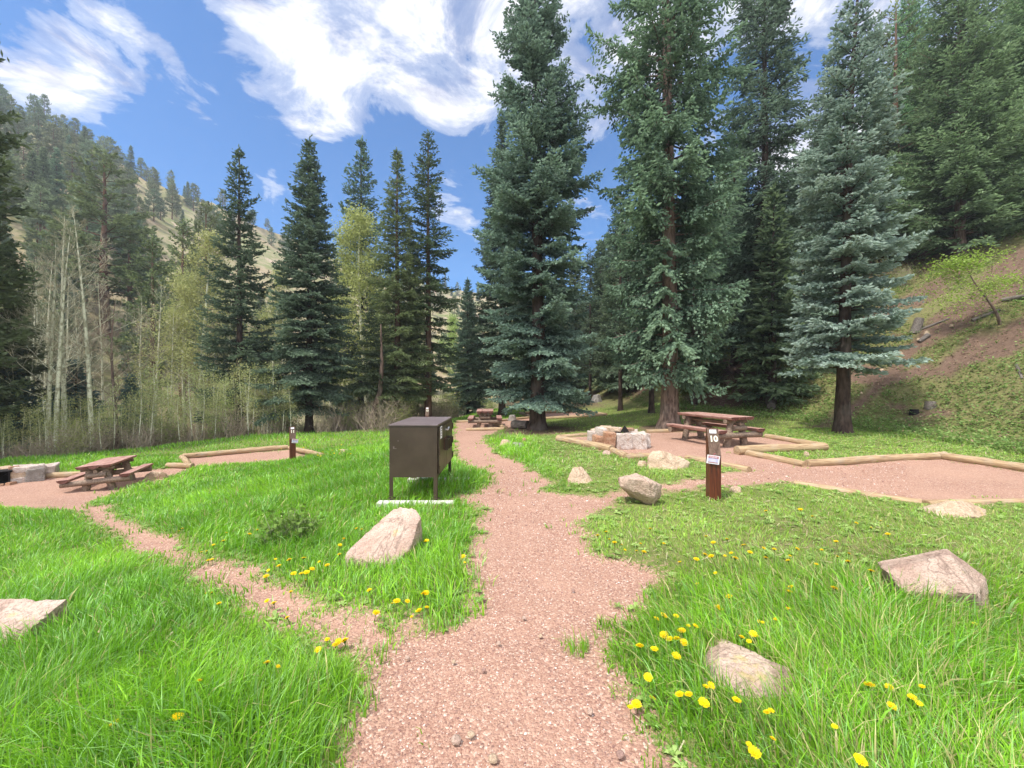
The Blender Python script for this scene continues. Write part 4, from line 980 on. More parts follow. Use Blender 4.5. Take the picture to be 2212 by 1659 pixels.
MP2 = pine(33, 14, 2.5, sl=.20, sw=.10, tws=.2, hb=3.5, dz=.7, dup=2.2, twl=.3, cd=(.045, .07, .03), cl=(.28, .36, .15))
for i, (px, Y, tp, rz, wx, lab) in enumerate([(225, 40, 330, 0, 1.5, 'large rounded pine rising above the bare aspens on the left'), (330, 30, 515, 1, 1, 'green pine between the bare aspens and the dark spruces'), (72, 31, 570, 2, 1.3, 'pine behind the leftmost bare aspen trunks'),
                                          (395, 36, 480, 3, 1, 'pine behind the pale leafed aspen'), (18, 26, 570, 4, 1.3, 'pine beyond the creek at the far left edge'), (130, 42, 470, 5, 1.3, 'pine up the slope left of the large rounded pine'),
                                          (445, 42, 440, 1.3, 1, 'pine peeking out left of the dark left spruce'), (280, 42, 470, 4, 1.3, 'pine behind and right of the large rounded pine')]):
    byheight((MP, MP2)[i % 2], 14, 'pine_tree', px, Y, tp, rz, lab, 'pine tree', None, wx)
# --- far hillside pines (low detail crowns shared)
FP = [pine(41 + k, 12, 3.0 + .4 * (k % 3), hb=(1.8, 3.0, 2.4, 1.2)[k], sl=.5, sw=.22, tws=.4, dz=.7, nb=5, side=3, limbn=2, cd=(.08, .105, .06), cl=((.34, .36, .19), (.33, .38, .21), (.26, .34, .20), (.24, .32, .20))[k]) for k in range(4)]
FS = [conifer(51 + k, 13, 2.2, 1.0, .15, dz=.5, nb=6, sl=.36, sw=.13, tws=.28, cd=(.03, .055, .035), cl=((.30, .41, .24), (.27, .38, .25), (.34, .42, .22))[k], irregular=.4, gapp=.1, limbn=2) for k in range(3)]
rng = np.random.default_rng(5)
n = 0; spots = []
tries = 0
while n < 290 and tries < 20000:
    tries += 1
    a = (rng.uniform(-1.42, -.8) if rng.random() < .55 else rng.uniform(-1.42, -.05)) if rng.random() < .93 else rng.uniform(-.05, .25)
    yt = np.interp(a, YT[:, 0], YT[:, 1]); yk = np.interp(a, YC[:, 0], YC[:, 1])
    u = rng.uniform(.02, 1.06) ** 1.0; Y = yt + (yk - yt) * u; x = a * Y
    dn = fbm(x, Y, .05, 3, 91)
    if a > -.95 and .25 < u < .93 and dn < .55: continue
    if Y < 44 and rng.random() < .88: continue
    if a <= -.95 and dn < .30 and u < .7: continue
    md = 2.6 + Y * .012
    if any((x - q[0]) ** 2 + (Y - q[1]) ** 2 < md * md for q in spots): continue
    spots.append((x, Y)); n += 1
    k = rng.integers(0, 4); pr = FP[k] if rng.random() < .78 else FS[rng.integers(0, 3)]
    s = rng.uniform(.45, .85) * (1 if a < -.9 else .95) * (.8 if Y < 50 else 1)
    if u > .95: s *= .8
    plant(pr, 'pine_tree', (x, Y, gz(x, Y) - .2), rng.uniform(0, 6.28), s, 'small looking conifer growing on the far hillside beyond the creek', 'pine tree', 'conifers on the far left hillside')
# --- forest on the right slope and behind
n = 0; tries = 0; sp2 = []
while n < 125 and tries < 20000:
    tries += 1
    a = rng.uniform(.02, 1.36); Y = rng.uniform(17, 62); x = a * Y; s = float(hill_s(np.array([x]), np.array([Y]))[0])
    if s < 1.0 and not (Y > 36): continue
    py = CY - (gz(x, Y) - EYE) / Y * FPX; px = CX + a * FPX
    if Y < 21 and px > 1850: continue
    if px > 1880 and Y < 24 : continue
    if any((x - q[0]) ** 2 + (Y - q[1]) ** 2 < 2.6 ** 2 for q in sp2): continue
    z = gz(x, Y)
    # keep tree tops below a skyline that leaves the sky gaps of the photo
    lim = np.interp(px, [1100, 1280, 1330, 1500, 1700, 1850, 1960, 2212], [600, 560, 480, 420, 380, 300, 160, 60]) + rng.uniform(-60, 60)
    hh = topz(lim, Y) - z
    if hh < 4.5: continue
    hh = min(hh, rng.uniform(10, 17)); sp2.append((x, Y)); n += 1
    pr = FS[rng.integers(0, 3)]; sc_ = hh / 13
    plant(pr, 'spruce_tree', (x, Y, z - .2), rng.uniform(0, 6.28), (max(.7, sc_), max(.7, sc_), sc_), 'dark conifer in the shaded forest on the right slope', 'spruce tree', 'conifers of the right slope forest')
# a few slender trunks just behind the grey trunk
SL = conifer(61, 15, 1.9, 3.2, .14, prof=lambda t: (1 - t) ** .5, dz=.45, nb=5, sl=.2, sw=.065, tws=.17, cd=(.03, .055, .034), cl=(.25, .33, .2), irregular=.5, gapp=.2, hang=.4, inner=.3)
for i, (px, Y, tp, lab) in enumerate([(1408, 19, 330, 'spruce just behind left of the big grey trunk'), (1500, 20.5, 300, 'spruce just behind right of the big grey trunk'), (1340, 24, 420, 'slender spruce behind the stone pit'), (1585, 23, 250, 'spruce behind the picnic table'), (1730, 22, 330, 'spruce behind left of the silvery blue spruce'),
                                      (1275, 30, 540, 'spruce in the gap right of the tall centre spruce'), (1880, 24, 240, 'spruce behind right of the silvery blue spruce'), (1800, 27, 120, 'tall spruce far behind the silvery blue spruce')]):
    byheight(SL, 15, 'spruce_tree', px, Y, tp, i * 1.3, lab, 'spruce tree')
DP = pine(62, 16, 2.2, hb=6, nb=3, dz=.7, gapp=.35, sl=.25, sw=.09, inner=.4, prof=lambda t: (1 - t) ** .4)
byheight(DP, 16, 'pine_tree', 1935, 25, 5, .5, 'sparse pine with a pale thin trunk against the sky at right', 'pine tree')

# ------------------------------------------------------------------ broadleaf trees and shrubs
def broad(seed, Ht, r0, spread=.35, first=.3, nl=16, sub=5, subsub=3, leaf=0, leafc=((.2, .26, .06), (.3, .36, .10)), leafs=.05, stem=None, wob=.02, droop=-.15, twigr=.004, twigc=(.3, .28, .17), minr=.004, sidesT=8, tipdens=1):
    rng = np.random.default_rng(seed)
    tb = MB(); cb = MB()
    zs = np.linspace(-.15, Ht, 14); t = np.clip(zs / Ht, 0, 1)
    wx, wy = rng.uniform(2, 4), rng.uniform(0, 6)
    ax = np.stack([wob * Ht * (np.sin(t * wx + wy) - math.sin(wy)) + (stem[0] * t ** 1.3 if stem else 0), wob * Ht * (np.cos(t * wx + wy) - math.cos(wy)) + (stem[1] * t ** 1.3 if stem else 0), zs], 1)
    tb.tube(ax, r0 * (1 - t) ** .8 + minr, sidesT, True, rough=.08, rng=rng)
    tips = []
    def limb(P, d, L, r, lvl):
        k = 5; pts = [P]; dd = d.copy()
        for _ in range(k):
            dd = dd + rng.normal(0, .14, 3) + np.array([0, 0, -droop * .3]); dd /= np.linalg.norm(dd); pts.append(pts[-1] + dd * L / k)
        pts = np.array(pts)
        (tb if lvl == 0 else cb).tube(pts, np.linspace(r, max(r * .3, twigr * .6), k + 1), 4 if lvl == 0 else 3, False, C=twigc)
        if lvl < 2:
            m_ = (sub, subsub)[lvl]
            for q in range(m_):
                s = rng.uniform(.25, 1.0); i = min(k - 1, int(s * k)); Pq = pts[i] + (pts[i + 1] - pts[i]) * (s * k - i)
                dv = pts[i + 1] - pts[i]; dv /= np.linalg.norm(dv); rv = rng.normal(0, 1, 3); sd_ = np.cross(dv, rv); sd_ /= np.linalg.norm(sd_)
                limb(Pq, dv * .75 + sd_ * .7 + np.array([0, 0, .15]), L * rng.uniform(.35, .6) * (1.1 - .4 * s), max(r * .45, twigr), lvl + 1)
        for q in range(3): tips.append(pts[-1 - q])
    for q in range(nl):
        tt = first + (1 - first) * (q + rng.random()) / nl; i = np.interp(tt * Ht, zs, np.arange(len(zs)))
        Pq = np.array([np.interp(tt * Ht, zs, ax[:, c_]) for c_ in range(3)]); az_ = rng.uniform(0, 6.283)
        limb(Pq, np.array([math.cos(az_), math.sin(az_), rng.uniform(.25, .8) + tt * .4]), Ht * spread * (1.08 - tt) ** .7 * rng.uniform(.6, 1.1), max(r0 * .2 * (1.1 - tt), twigr * 1.5), 0)
    lm = None
    if leaf:
        tips = np.array(tips); n_ = int(leaf); P = tips[rng.integers(0, len(tips), n_)] + rng.normal(0, leafs * 2.6, (n_, 3))
        N1 = rng.normal(0, 1, (n_, 3)); N1 /= np.linalg.norm(N1, axis=1)[:, None]; N2 = np.cross(N1, rng.normal(0, 1, (n_, 3))); N2 /= np.linalg.norm(N2, axis=1)[:, None]
        sz = leafs * rng.uniform(.5, 1.2, n_)[:, None]
        V = np.stack([P - N1 * sz * .5, P + N2 * sz * .35, P + N1 * sz * .5, P - N2 * sz * .35], 1).reshape(-1, 3)
        u = rng.random(n_)[:, None]; Cc = np.array(leafc[0]) * (1 - u) + np.array(leafc[1]) * u
        lb = MB(); lb.add(V, np.arange(n_ * 4).reshape(-1, 4), np.repeat(Cc, 4, 0)); lm = lb.mesh('foliage_%d' % seed, M['leaf'], False, True)
    nm = 'tree_%d' % seed
    return tb, cb, lm, nm
def broadset(tb, cb, lm, nm, mt='aspen', tc=None):
    return (tb.mesh(nm + '_trunk', M[mt], True, True), cb.mesh(nm + '_twigs', M['twig'], False, True), lm)
PARTS3 = ('trunk', 'twigs', 'foliage')
A1 = broadset(*broad(201, 10, .095, spread=.30, first=.25, nl=26, sub=6, subsub=4, twigc=(.48, .45, .31), wob=.007, droop=-.3))
A2 = broadset(*broad(202, 10, .09, spread=.30, first=.3, nl=24, sub=6, subsub=4, twigc=(.46, .43, .3), wob=.010, stem=(.3, 0), droop=-.3))
A3 = broadset(*broad(203, 8, .09, spread=.42, first=.3, nl=24, sub=7, subsub=4, twigc=(.30, .22, .16), wob=.03), mt='bark_grey')
A4 = broadset(*broad(204, 10, .11, spread=.30, first=.25, nl=24, sub=6, subsub=4, leaf=12000, leafs=.085, leafc=((.30, .34, .12), (.46, .5, .2)), wob=.02))
def bare(pair, h0, px, Y, tp, rz, label, tilt=None, name='aspen_tree', cat='aspen tree', group=None, wx=1, parts=PARTS3):
    x = X(px, Y); z = gz(x, Y); s = (topz(tp, Y) - z) / h0
    return plant(pair, name, (x, Y, z), rz, (s * wx, s * wx, s), label, cat, group, parts, tilt)
bare(A1, 10, 104, 14.6, 520, 0, 'leftmost bare pale aspen trunk', (0, .015))
bare(A2, 10, 119, 14.2, 480, 1, 'bare pale aspen second from the left, forking high up', (0, .03))
bare(A1, 10, 140, 15.2, 455, 2.2, 'bare pale aspen leaning slightly right, third of the tall ones', (0, .045))
bare(A2, 10, 198, 15.0, 455, 3, 'tallest bare aspen with curved pale trunk, right of the close trio', (0, .05))
bare(A3, 8, 252, 15.8, 640, 1, 'brownish bare tree with dark base right of the pale aspens', (0, .05), 'bare_tree', 'bare tree')
bare(A4, 10, 428, 23, 520, 1, 'tall aspen with thin pale yellow leaves left of the dark spruces')
bare(A1, 10, 80, 17.5, 560, 4, 'thin bare aspen behind the leftmost trunks', wx=.7)
for q_, (px, Y, tp, wx) in enumerate([(62, 18.5, 600, .6), (92, 19.5, 560, .6), (150, 20, 590, .55), (176, 18, 620, .5), (222, 20.5, 600, .6), (300, 21, 640, .6), (335, 22, 610, .6), (368, 22, 660, .5), (405, 24, 600, .6), (452, 24, 640, .5), (30, 19, 620, .6), (490, 26, 620, .6), (578, 27, 600, .6), (610, 27, 640, .6), (715, 27, 600, .6)]):
    bare(A4 if q_ in (8, 12) else (A1, A2)[q_ % 2], 10, px, Y, tp, q_ * 1.1, 'slender pale aspen standing in the thicket behind the nearer aspens', (0, .02), group='slender aspens in the thicket', wx=wx * 1.3)
bare(A3, 8, 160, 19.5, 690, 4, 'small brown bare tree between the pale aspen trunks', None, 'bare_tree', 'bare tree')
LG = broadset(*broad(205, 11, .13, spread=.26, first=.2, nl=26, sub=6, subsub=4, leaf=17000, leafs=.10, leafc=((.32, .40, .11), (.46, .54, .2)), twigc=(.35, .33, .2)))
bare(LG, 11, 795, 27, 468, 0, 'fresh yellow green leafy tree glowing behind the olive firs', None, 'leafy_tree', 'leafy tree')
bare(LG, 11, 720, 33, 640, 2, 'yellow green leafy tree low behind the dense dark spruce', None, 'leafy_tree', 'leafy tree')
bare(LG, 11, 985, 40, 690, 1, 'yellow green leafy tree far behind the number twelve post', None, 'leafy_tree', 'leafy tree')
RS = broadset(*broad(206, 3.3, .05, spread=.75, first=.12, nl=16, sub=6, subsub=4, leaf=5200, leafs=.085, leafc=((.22, .34, .04), (.36, .5, .09)), stem=(-.8, 0), twigc=(.16, .13, .09), wob=.05), mt='bark_grey')
x, y, z = G(2160, 700); plant(RS, 'leafy_shrub', (x, y, z - .05), 0, (1.0, 1.0, .72), 'yellow green leafy shrub arching over the brown bank at right', 'shrub', None, PARTS3)
# small blue spruces among the aspens
SB = conifer(71, 3.2, 1.0, .1, .04, prof=lambda t: (1 - t) ** .9, dz=.17, nb=7, sl=.11, sw=.04, cd=(.04, .075, .065), cl=(.15, .23, .20), tws=.08, droop=.2, tipmix=.6)
for px, Y, tp, lab in [(165, 17.5, 782, 'small bluish spruce behind the leftmost aspen trunks'), (284, 18, 812, 'small bluish spruce right of the brown bare tree'), (120, 18.5, 840, 'lowest young spruce between the left aspen trunks'), (12, 15.5, 760, 'young green spruce at the left edge below the pines')]:
    x = X(px, Y); z = gz(x, Y); s = (topz(tp, Y) - z) / 3.2; plant(SB, 'young_spruce', (x, Y, z), px, (s * 1.0, s * 1.0, s), lab, 'young spruce')
# aspen saplings
SPL = [broadset(*broad(211 + k, 3.6, .022, spread=.2, first=.25, nl=14, sub=3, subsub=2, leaf=750, leafs=.065, leafc=((.32, .36, .13), (.50, .54, .24)), twigr=.003, twigc=(.33, .31, .2), wob=.02, sidesT=5)) for k in range(3)]
rng = np.random.default_rng(8); k = 0
EDGE = [(-60, 1003), (0, 1001), (150, 990), (300, 972), (520, 948), (700, 940), (830, 935)]
for px in list(np.linspace(-40, 640, 80)) + [532, 548, 585, 590, 322, 330, 350, 362, 412, 470, 486, 700, 730, 760]:
    px = px + rng.uniform(-8, 8); pe = np.interp(px, [e[0] for e in EDGE], [e[1] for e in EDGE])
    g_ = G(px, pe); Y = g_[1] + rng.uniform(.3, 4.5) ** 1.0; x = X(px, Y); z = gz(x, Y)
    s = rng.uniform(.5, 1.0) if px > 280 else rng.uniform(.35, .7)
    plant(SPL[k % 3], 'aspen_sapling', (x, Y, z - .03), rng.uniform(0, 6), s, 'thin pale aspen sapling with sparse young leaves at the edge of the left lawn', 'sapling', 'aspen saplings along the wood edge', PARTS3); k += 1
# bare brush and leafy shrubs below the trees
def shrub(seed, h, spread, leaf, lc, tw):
    rng = np.random.default_rng(seed); tb = MB(); P = []
    for q in range(26):
        a_ = rng.uniform(0, 6.28); l = rng.uniform(.5, 1) * h; b0 = np.array([rng.normal(0, .12) * spread, rng.normal(0, .12) * spread, -.05]); d = np.array([math.cos(a_) * spread * rng.uniform(.1, .6), math.sin(a_) * spread * rng.uniform(.1, .6), 1.]); 
        pts = [b0]
        for k_ in range(5): d = d + rng.normal(0, .16, 3); pts.append(pts[-1] + d / np.linalg.norm(d) * l / 5)
        pts = np.array(pts); tb.tube(pts, np.linspace(.011, .003, 6), 3, False, C=tw)
        for j in range(7):
            i = rng.integers(1, 5); dd = rng.normal(0, 1, 3); dd[2] = abs(dd[2]) + .3; dd /= np.linalg.norm(dd); e = np.array([pts[i], pts[i] + dd * l * .16, pts[i] + dd * l * .32 + rng.normal(0, .03, 3)])
            tb.tube(e, [.004, .003, .002], 3, False, C=tw); P += [e[1], e[2]]
        P += list(pts[2:])
    P = np.array(P); n_ = leaf; Q_ = P[rng.integers(0, len(P), n_)] + rng.normal(0, .05, (n_, 3)); N1 = rng.normal(0, 1, (n_, 3)); N1 /= np.linalg.norm(N1, axis=1)[:, None]; N2 = np.cross(N1, rng.normal(0, 1, (n_, 3))); N2 /= np.linalg.norm(N2, axis=1)[:, None]
    sz = .055 * rng.uniform(.5, 1.3, n_)[:, None]; V = np.stack([Q_ - N1 * sz * .5, Q_ + N2 * sz * .35, Q_ + N1 * sz * .5, Q_ - N2 * sz * .35], 1).reshape(-1, 3)
    u = rng.random(n_)[:, None]; Cc = np.array(lc[0]) * (1 - u) + np.array(lc[1]) * u; lb = MB(); lb.add(V, np.arange(n_ * 4).reshape(-1, 4), np.repeat(Cc, 4, 0))
    return tb.mesh('stems_%d' % seed, M['twig'], False, True), lb.mesh('shrub_leaves_%d' % seed, M['leaf'], False, True)
BR = [shrub(301, 1.3, 1.2, 160, ((.16, .17, .07), (.26, .26, .11)), (.38, .31, .23)), shrub(302, 1.6, 1.1, 1100, ((.24, .30, .09), (.40, .46, .15)), (.34, .3, .2)), shrub(303, 1.1, 1.5, 60, ((.2, .18, .1), (.3, .25, .14)), (.40, .32, .25))]
rng = np.random.default_rng(9)
for i in range(215):
    px = rng.uniform(-70, 1130); pe = np.interp(px, [e[0] for e in EDGE] + [985, 1000, 1130], [e[1] for e in EDGE] + [905, 890, 885])
    g_ = G(px, pe); Y = g_[1] + .3 + (rng.random() ** .8) * 9; x = X(px, Y); z = gz(x, Y)
    k = rng.choice(3, p=[.4, .3, .3]); plant(BR[k], 'bare_shrub' if k != 1 else 'leafing_shrub', (x, Y, z - .03), rng.uniform(0, 6), rng.uniform(.7, 1.35) * (1.2 if px > 600 else 1),
          ('tan leafless brush at the foot of the woods beyond the lawn', 'shrub with small yellow green leaves at the foot of the woods', 'low reddish tan brush at the foot of the woods beyond the lawn')[k], 'shrub', 'shrubs along the foot of the woods', ('stems', 'leaves'))
for i in range(26):
    px = rng.uniform(1290, 2000); Y = rng.uniform(17, 26); x = X(px, Y); s = float(hill_s(np.array([x]), np.array([Y]))[0])
    if s < .3: continue
    plant(BR[i % 3], 'bare_shrub', (x, Y, gz(x, Y) - .03), rng.uniform(0, 6), rng.uniform(.5, .9), 'small brush plant in the shade under the slope forest', 'shrub', 'brush under the slope forest', ('stems', 'leaves'))
# one leafy weed clump in the left lawn
x, y, z = G(632, 1170)
plant(shrub(305, .42, .9, 520, ((.10, .22, .03), (.2, .36, .07)), (.14, .2, .07)), 'weed_plant', (x, y, z), 0, 1, 'dark green leafy weed clump in the tall grass left of the slab boulder', 'weed', None, ('stems', 'leaves'))

# ------------------------------------------------------------------ stumps, snags and fallen wood on the right bank
def stump(px, py, r, h, label, mat='charlog', tilt=0.):
    rg = np.random.default_rng(int(px)); mb = MB(); zz = np.array([-.15, 0, h * .4, h * .9, h]); mb.tube(np.stack([zz * tilt, 0 * zz, zz], 1), np.array([1.25, 1.15, 1, .97, .9]) * r, 12, True, rough=.15, rng=rg)
    me = mb.mesh('stump', M[mat], True); me.set_sharp_from_angle(angle=math.radians(45)); o = obj('tree_stump', me, None, G(px, py)); tag(o, label, 'stump')
stump(2010, 880, .15, .2, 'sawn grey stump among plants on the right bank')
stump(1975, 893, .12, .14, 'low dark rotten stump at the foot of the right bank', 'black')
stump(1978, 715, .17, .55, 'broken silvery snag stump beside the dirt track on the bank', 'charlog', .3)
stump(1902, 680, .13, .22, 'sawn stump left of the silvery snag, high on the bank')
for i, (a, b, r, lab) in enumerate([((1985, 715), (2050, 690), .05, 'fallen branch lying on the dirt track of the bank'), ((2100, 695), (2160, 672), .07, 'weathered fallen branch near the arching shrub'), ((2165, 652), (2290, 630), .09, 'dark fallen trunk at the right edge under the arching shrub'),
                                  ((2195, 790), (2209, 820), .04, 'pale stick standing out on the bank at the right edge'), ((2005, 728), (1985, 742), .10, 'pale chunk of wood in the dirt track on the bank')]):
    A_ = G(*a); B_ = G(*b); border((A_[0], A_[1], A_[2] + r * .6), (B_[0], B_[1], B_[2] + r * .6), r, r * .7, lab, 60 + i, 'charlog', name='fallen_branch' if r < .1 else 'fallen_log', cat='log')
for i, (px, py, s_) in enumerate([(2002, 722, .3), (1985, 735, .2), (1945, 765, .22), (1905, 800, .16), (1860, 850, .14), (2055, 705, .2)]):
    rock(px, py, blocky(s_, s_ * .8, s_ * .5, 400 + i, .6), 400 + i, 'rock_buff', 'small tan stone in the dirt track on the right bank', 'stones in the dirt track on the right bank', sub=3, cat='stone', name='stone', r=.01)
print('trees done')

# ------------------------------------------------------------------ grass
rng = np.random.default_rng(123)
def scatter(y0, y1, dens, seed):
    """random points in the visible wedge between depths y0 and y1"""
    area = (1.36 * (y1 * y1 - y0 * y0)) + 1.2 * (y1 - y0); n_ = int(area * dens)
    y = np.sqrt(rng.uniform(y0 * y0, y1 * y1, n_)); x = (rng.uniform(-1, 1, n_)) * (1.36 * y + .6)
    return x, y
GB = MB()
def blades(x, y, hgt, wid, seg, lean, col):
    n_ = len(x); z = H(x, y) - .01
    ang = fbm(x, y, .6, 2, 17) * 14 + rng.normal(0, 1.1, n_); bx, by = np.cos(ang), np.sin(ang)
    fa = rng.uniform(0, np.pi, n_); wx, wy = np.cos(fa), np.sin(fa)
    rows = []
    for k_ in range(seg + 1):
        s = k_ / seg; hz = hgt * (s - .42 * lean * s ** 2.4); ho = hgt * lean * s ** 1.9 * .85
        wv = wid * (1 - s ** 1.6) * (.75 + .5 * s) * .5
        cx_, cy_, cz = x + bx * ho, y + by * ho, z + hz
        if k_ < seg: rows += [np.stack([cx_ - wx * wv, cy_ - wy * wv, cz], 1), np.stack([cx_ + wx * wv, cy_ + wy * wv, cz], 1)]
        else: rows.append(np.stack([cx_, cy_, cz], 1))
    nv = 2 * seg + 1; V = np.stack(rows, 1)
    b0 = np.arange(n_)[:, None] * nv
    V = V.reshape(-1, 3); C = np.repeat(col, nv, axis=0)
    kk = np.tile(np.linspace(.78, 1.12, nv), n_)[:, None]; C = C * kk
    if seg > 1:
        Fq = np.concatenate([b0 + np.array([[2 * q, 2 * q + 1, 2 * q + 3, 2 * q + 2]]) for q in range(seg - 1)], 0)
        GB.add(V, Fq, C); off = GB.n - len(V)
        GB.F[3].append(b0 + np.array([[2 * seg - 2, 2 * seg - 1, 2 * seg]]) + off)
    else: GB.add(V, b0 + np.array([[0, 1, 2]]), C)
def gcolor(x, y, n_):
    a = fbm(x, y, .7, 3, 201); b = rng.random(n_)
    c1 = np.array((.16, .38, .022)); c2 = np.array((.34, .64, .045)); c3 = np.array((.36, .60, .24)); c4 = np.array((.54, .50, .22))
    u = np.clip((a - .3) * 2 + rng.normal(0, .25, n_), 0, 1)[:, None]; c = c1 * (1 - u) + c2 * u
    m3 = (b < .22)[:, None]; c = np.where(m3, c * .35 + c3 * .65, c)
    short = np.clip((x - .5) * 1.2, 0, 1); m4 = (rng.random(n_) < .05 + .14 * short)[:, None]; c = np.where(m4, c4, c)
    c = c * (1 + .35 * (fbm(x, y, 2.5, 2, 207) - .5))[:, None]; return np.clip(c * rng.uniform(.75, 1.2, n_)[:, None], 0, .8)
zones = [(.55, 2.6, 6800, 3, .0066), (2.6, 4.4, 3400, 3, .0088), (4.4, 7.5, 1500, 2, .013), (7.5, 13, 620, 2, .021), (13, 31, 190, 1, .036)]
for y0, y1, dn, seg, wd in zones:
    x, y = scatter(y0, y1, dn, 0)
    p_, q_ = masks(x, y); gm_ = np.maximum(p_, np.maximum(q_[10], np.maximum(q_[11], q_[12])))
    # sparse tufts in the trail margins
    gm_ = gm_ - .07 * (rng.random(len(x)) ** 2) * 2; dpa = np.clip(-gm_ / .22, 0, 1)
    D_ = dirt_amt(x, y); lw = sd_closed(x, y, LAWN); s_ = hill_s(x, y)
    keep = (gm_ < .0) & (rng.random(len(x)) < .35 + .65 * dpa) & (rng.random(len(x)) > D_ * 1.02)
    tuft = (gm_ >= 0) & (gm_ < .35) & (vnoise(x * 5, y * 5, 77) > .84) & (rng.random(len(x)) < .5)
    keep |= tuft
    keep &= ~((lw < 0) & (rng.random(len(x)) > np.exp(lw / 1.2) + .05) & (s_ < 0))
    keep &= ~((s_ > 0) & (rng.random(len(x)) > .28))
    rightside = np.clip((x - .3) * 1.2, 0, 1) * np.clip((y - 2.9) / .8, 0, 1)
    keep &= rng.random(len(x)) > rightside * .25
    for ex, ey, er in EXCL:
        if er > 0: keep &= (x - ex) ** 2 + (y - ey) ** 2 > er * er
    for a0, a1, fy_ in FOOT: keep &= ~((x > a0) & (x < a1) & (np.abs(y - fy_) < .085))
    x, y, gm_, rs, s_ = x[keep], y[keep], gm_[keep], rightside[keep], s_[keep]; n_ = len(x)
    tall = .14 + .13 * np.clip((fbm(x, y, .8, 3, 301) - .35) * 2.5, 0, 1)
    tall = tall * (1 - .58 * rs); edge = np.clip(-gm_ / .3, .42, 1); tall = tall * edge
    tall = np.where((x > 1.3) & (y < 2.9), tall * 1.15, tall); tall = np.where(s_ > -.5, tall * .5, tall)
    tall = tall * np.where(y > 12, .8, 1)
    under = np.hypot((x + 1.35) / .6, (y - 6.0) / .9) < 1; tall = np.where(under, tall * 1.1, tall)
    hg = tall * rng.uniform(.45, 1.25, n_); ln = np.clip(rng.normal(.55, .32, n_), .05, 1.25)
    c = gcolor(x, y, n_); dull = np.clip(rs * .35 + (s_ > 0) * .4, 0, .6)[:, None]; c = c * (1 - dull) + np.array((.42, .50, .15)) * dull
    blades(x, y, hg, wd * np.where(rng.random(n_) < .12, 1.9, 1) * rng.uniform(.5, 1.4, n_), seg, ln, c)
o = obj('grass', GB.mesh('grass', M['grass'], False, True)); tag(o, 'lush green spring grass with long curved blades', 'grass', None, 'stuff')
print('grass', GB.n)

# ------------------------------------------------------------------ ground cover on the right bank and gravel stones
rng = np.random.default_rng(321)
n_ = 90000; x = rng.uniform(8, 34, n_); y = rng.uniform(6, 30, n_); s_ = hill_s(x, y)
a_ = x / y; D_ = dirt_amt(x, y)
k = (s_ > -1.2) & (s_ < 15) & (a_ < 1.45) & (a_ > .15) & (rng.random(n_) > D_ * .93) & (fbm(x, y, .45, 3, 501) > .36)
x, y = x[k], y[k]; n_ = len(x); cb = MB()
nl = 4; X_ = np.repeat(x, nl) + rng.normal(0, .05, n_ * nl); Y_ = np.repeat(y, nl) + rng.normal(0, .05, n_ * nl); Z_ = H(X_, Y_) + rng.uniform(.02, .18, n_ * nl); m_ = n_ * nl
N1 = rng.normal(0, 1, (m_, 3)) * np.array([1, 1, .45]); N1 /= np.linalg.norm(N1, axis=1)[:, None]; N2 = np.cross(N1, np.array([0, 0, 1.]) + rng.normal(0, .3, (m_, 3))); N2 /= np.linalg.norm(N2, axis=1)[:, None]
sz = rng.uniform(.03, .085, m_)[:, None]; P = np.stack([X_, Y_, Z_], 1); V = np.stack([P - N1 * sz * .6, P + N2 * sz * .38, P + N1 * sz * .6, P - N2 * sz * .38], 1).reshape(-1, 3)
u = rng.random(m_)[:, None]; Cc = np.array((.08, .17, .03)) * (1 - u) + np.array((.28, .42, .12)) * u; Cc = np.where(rng.random(m_)[:, None] < .08, np.array((.36, .27, .16)), Cc)
cb.add(V, np.arange(m_ * 4).reshape(-1, 4), np.repeat(Cc, 4, 0))
o = obj('ground_cover', cb.mesh('ground_cover', M['leaf'], False, True)); tag(o, 'low leafy plants covering the right bank', 'ground cover', None, 'stuff')
# broad-leaved weeds in the turf
n_ = 9000; y = np.sqrt(rng.uniform(1.2, 13.0 ** 2, n_)); x = rng.uniform(-1, 1, n_) * (1.3 * y + .5); p_, q_ = masks(x, y); g_ = np.maximum(p_, np.maximum(q_[10], np.maximum(q_[11], q_[12])))
k = (g_ < .03) & (hill_s(x, y) < 0) & (sd_closed(x, y, LAWN) > 0) & ((fbm(x, y, .9, 3, 611) > .52) | ((g_ > -.3) & (rng.random(n_) < .5)) | ((x > .5) & (y > 3))); x, y = x[k], y[k]; n_ = len(x)
nl = 7; th = np.tile(np.arange(nl) / nl * 6.283, n_) + rng.normal(0, .25, n_ * nl); sz = np.repeat(rng.uniform(.018, .045, n_), nl) * rng.uniform(.7, 1.2, n_ * nl) * np.repeat(1 + y * .05, nl)
bx_ = np.repeat(x, nl); by_ = np.repeat(y, nl); bz_ = H(bx_, by_) + .004; c_, s_ = np.cos(th), np.sin(th); w_ = sz * .28; up_ = sz * rng.uniform(.15, .7, n_ * nl)
V = np.stack([np.stack([bx_, by_, bz_], 1), np.stack([bx_ + c_ * sz * .6 - s_ * w_, by_ + s_ * sz * .6 + c_ * w_, bz_ + up_], 1), np.stack([bx_ + c_ * sz * 1.2, by_ + s_ * sz * 1.2, bz_ + up_ * .8], 1), np.stack([bx_ + c_ * sz * .6 + s_ * w_, by_ + s_ * sz * .6 - c_ * w_, bz_ + up_], 1)], 1).reshape(-1, 3)
u = np.repeat(rng.random(n_), nl)[:, None]; Cc = np.array((.18, .34, .06)) * (1 - u) + np.array((.40, .58, .18)) * u
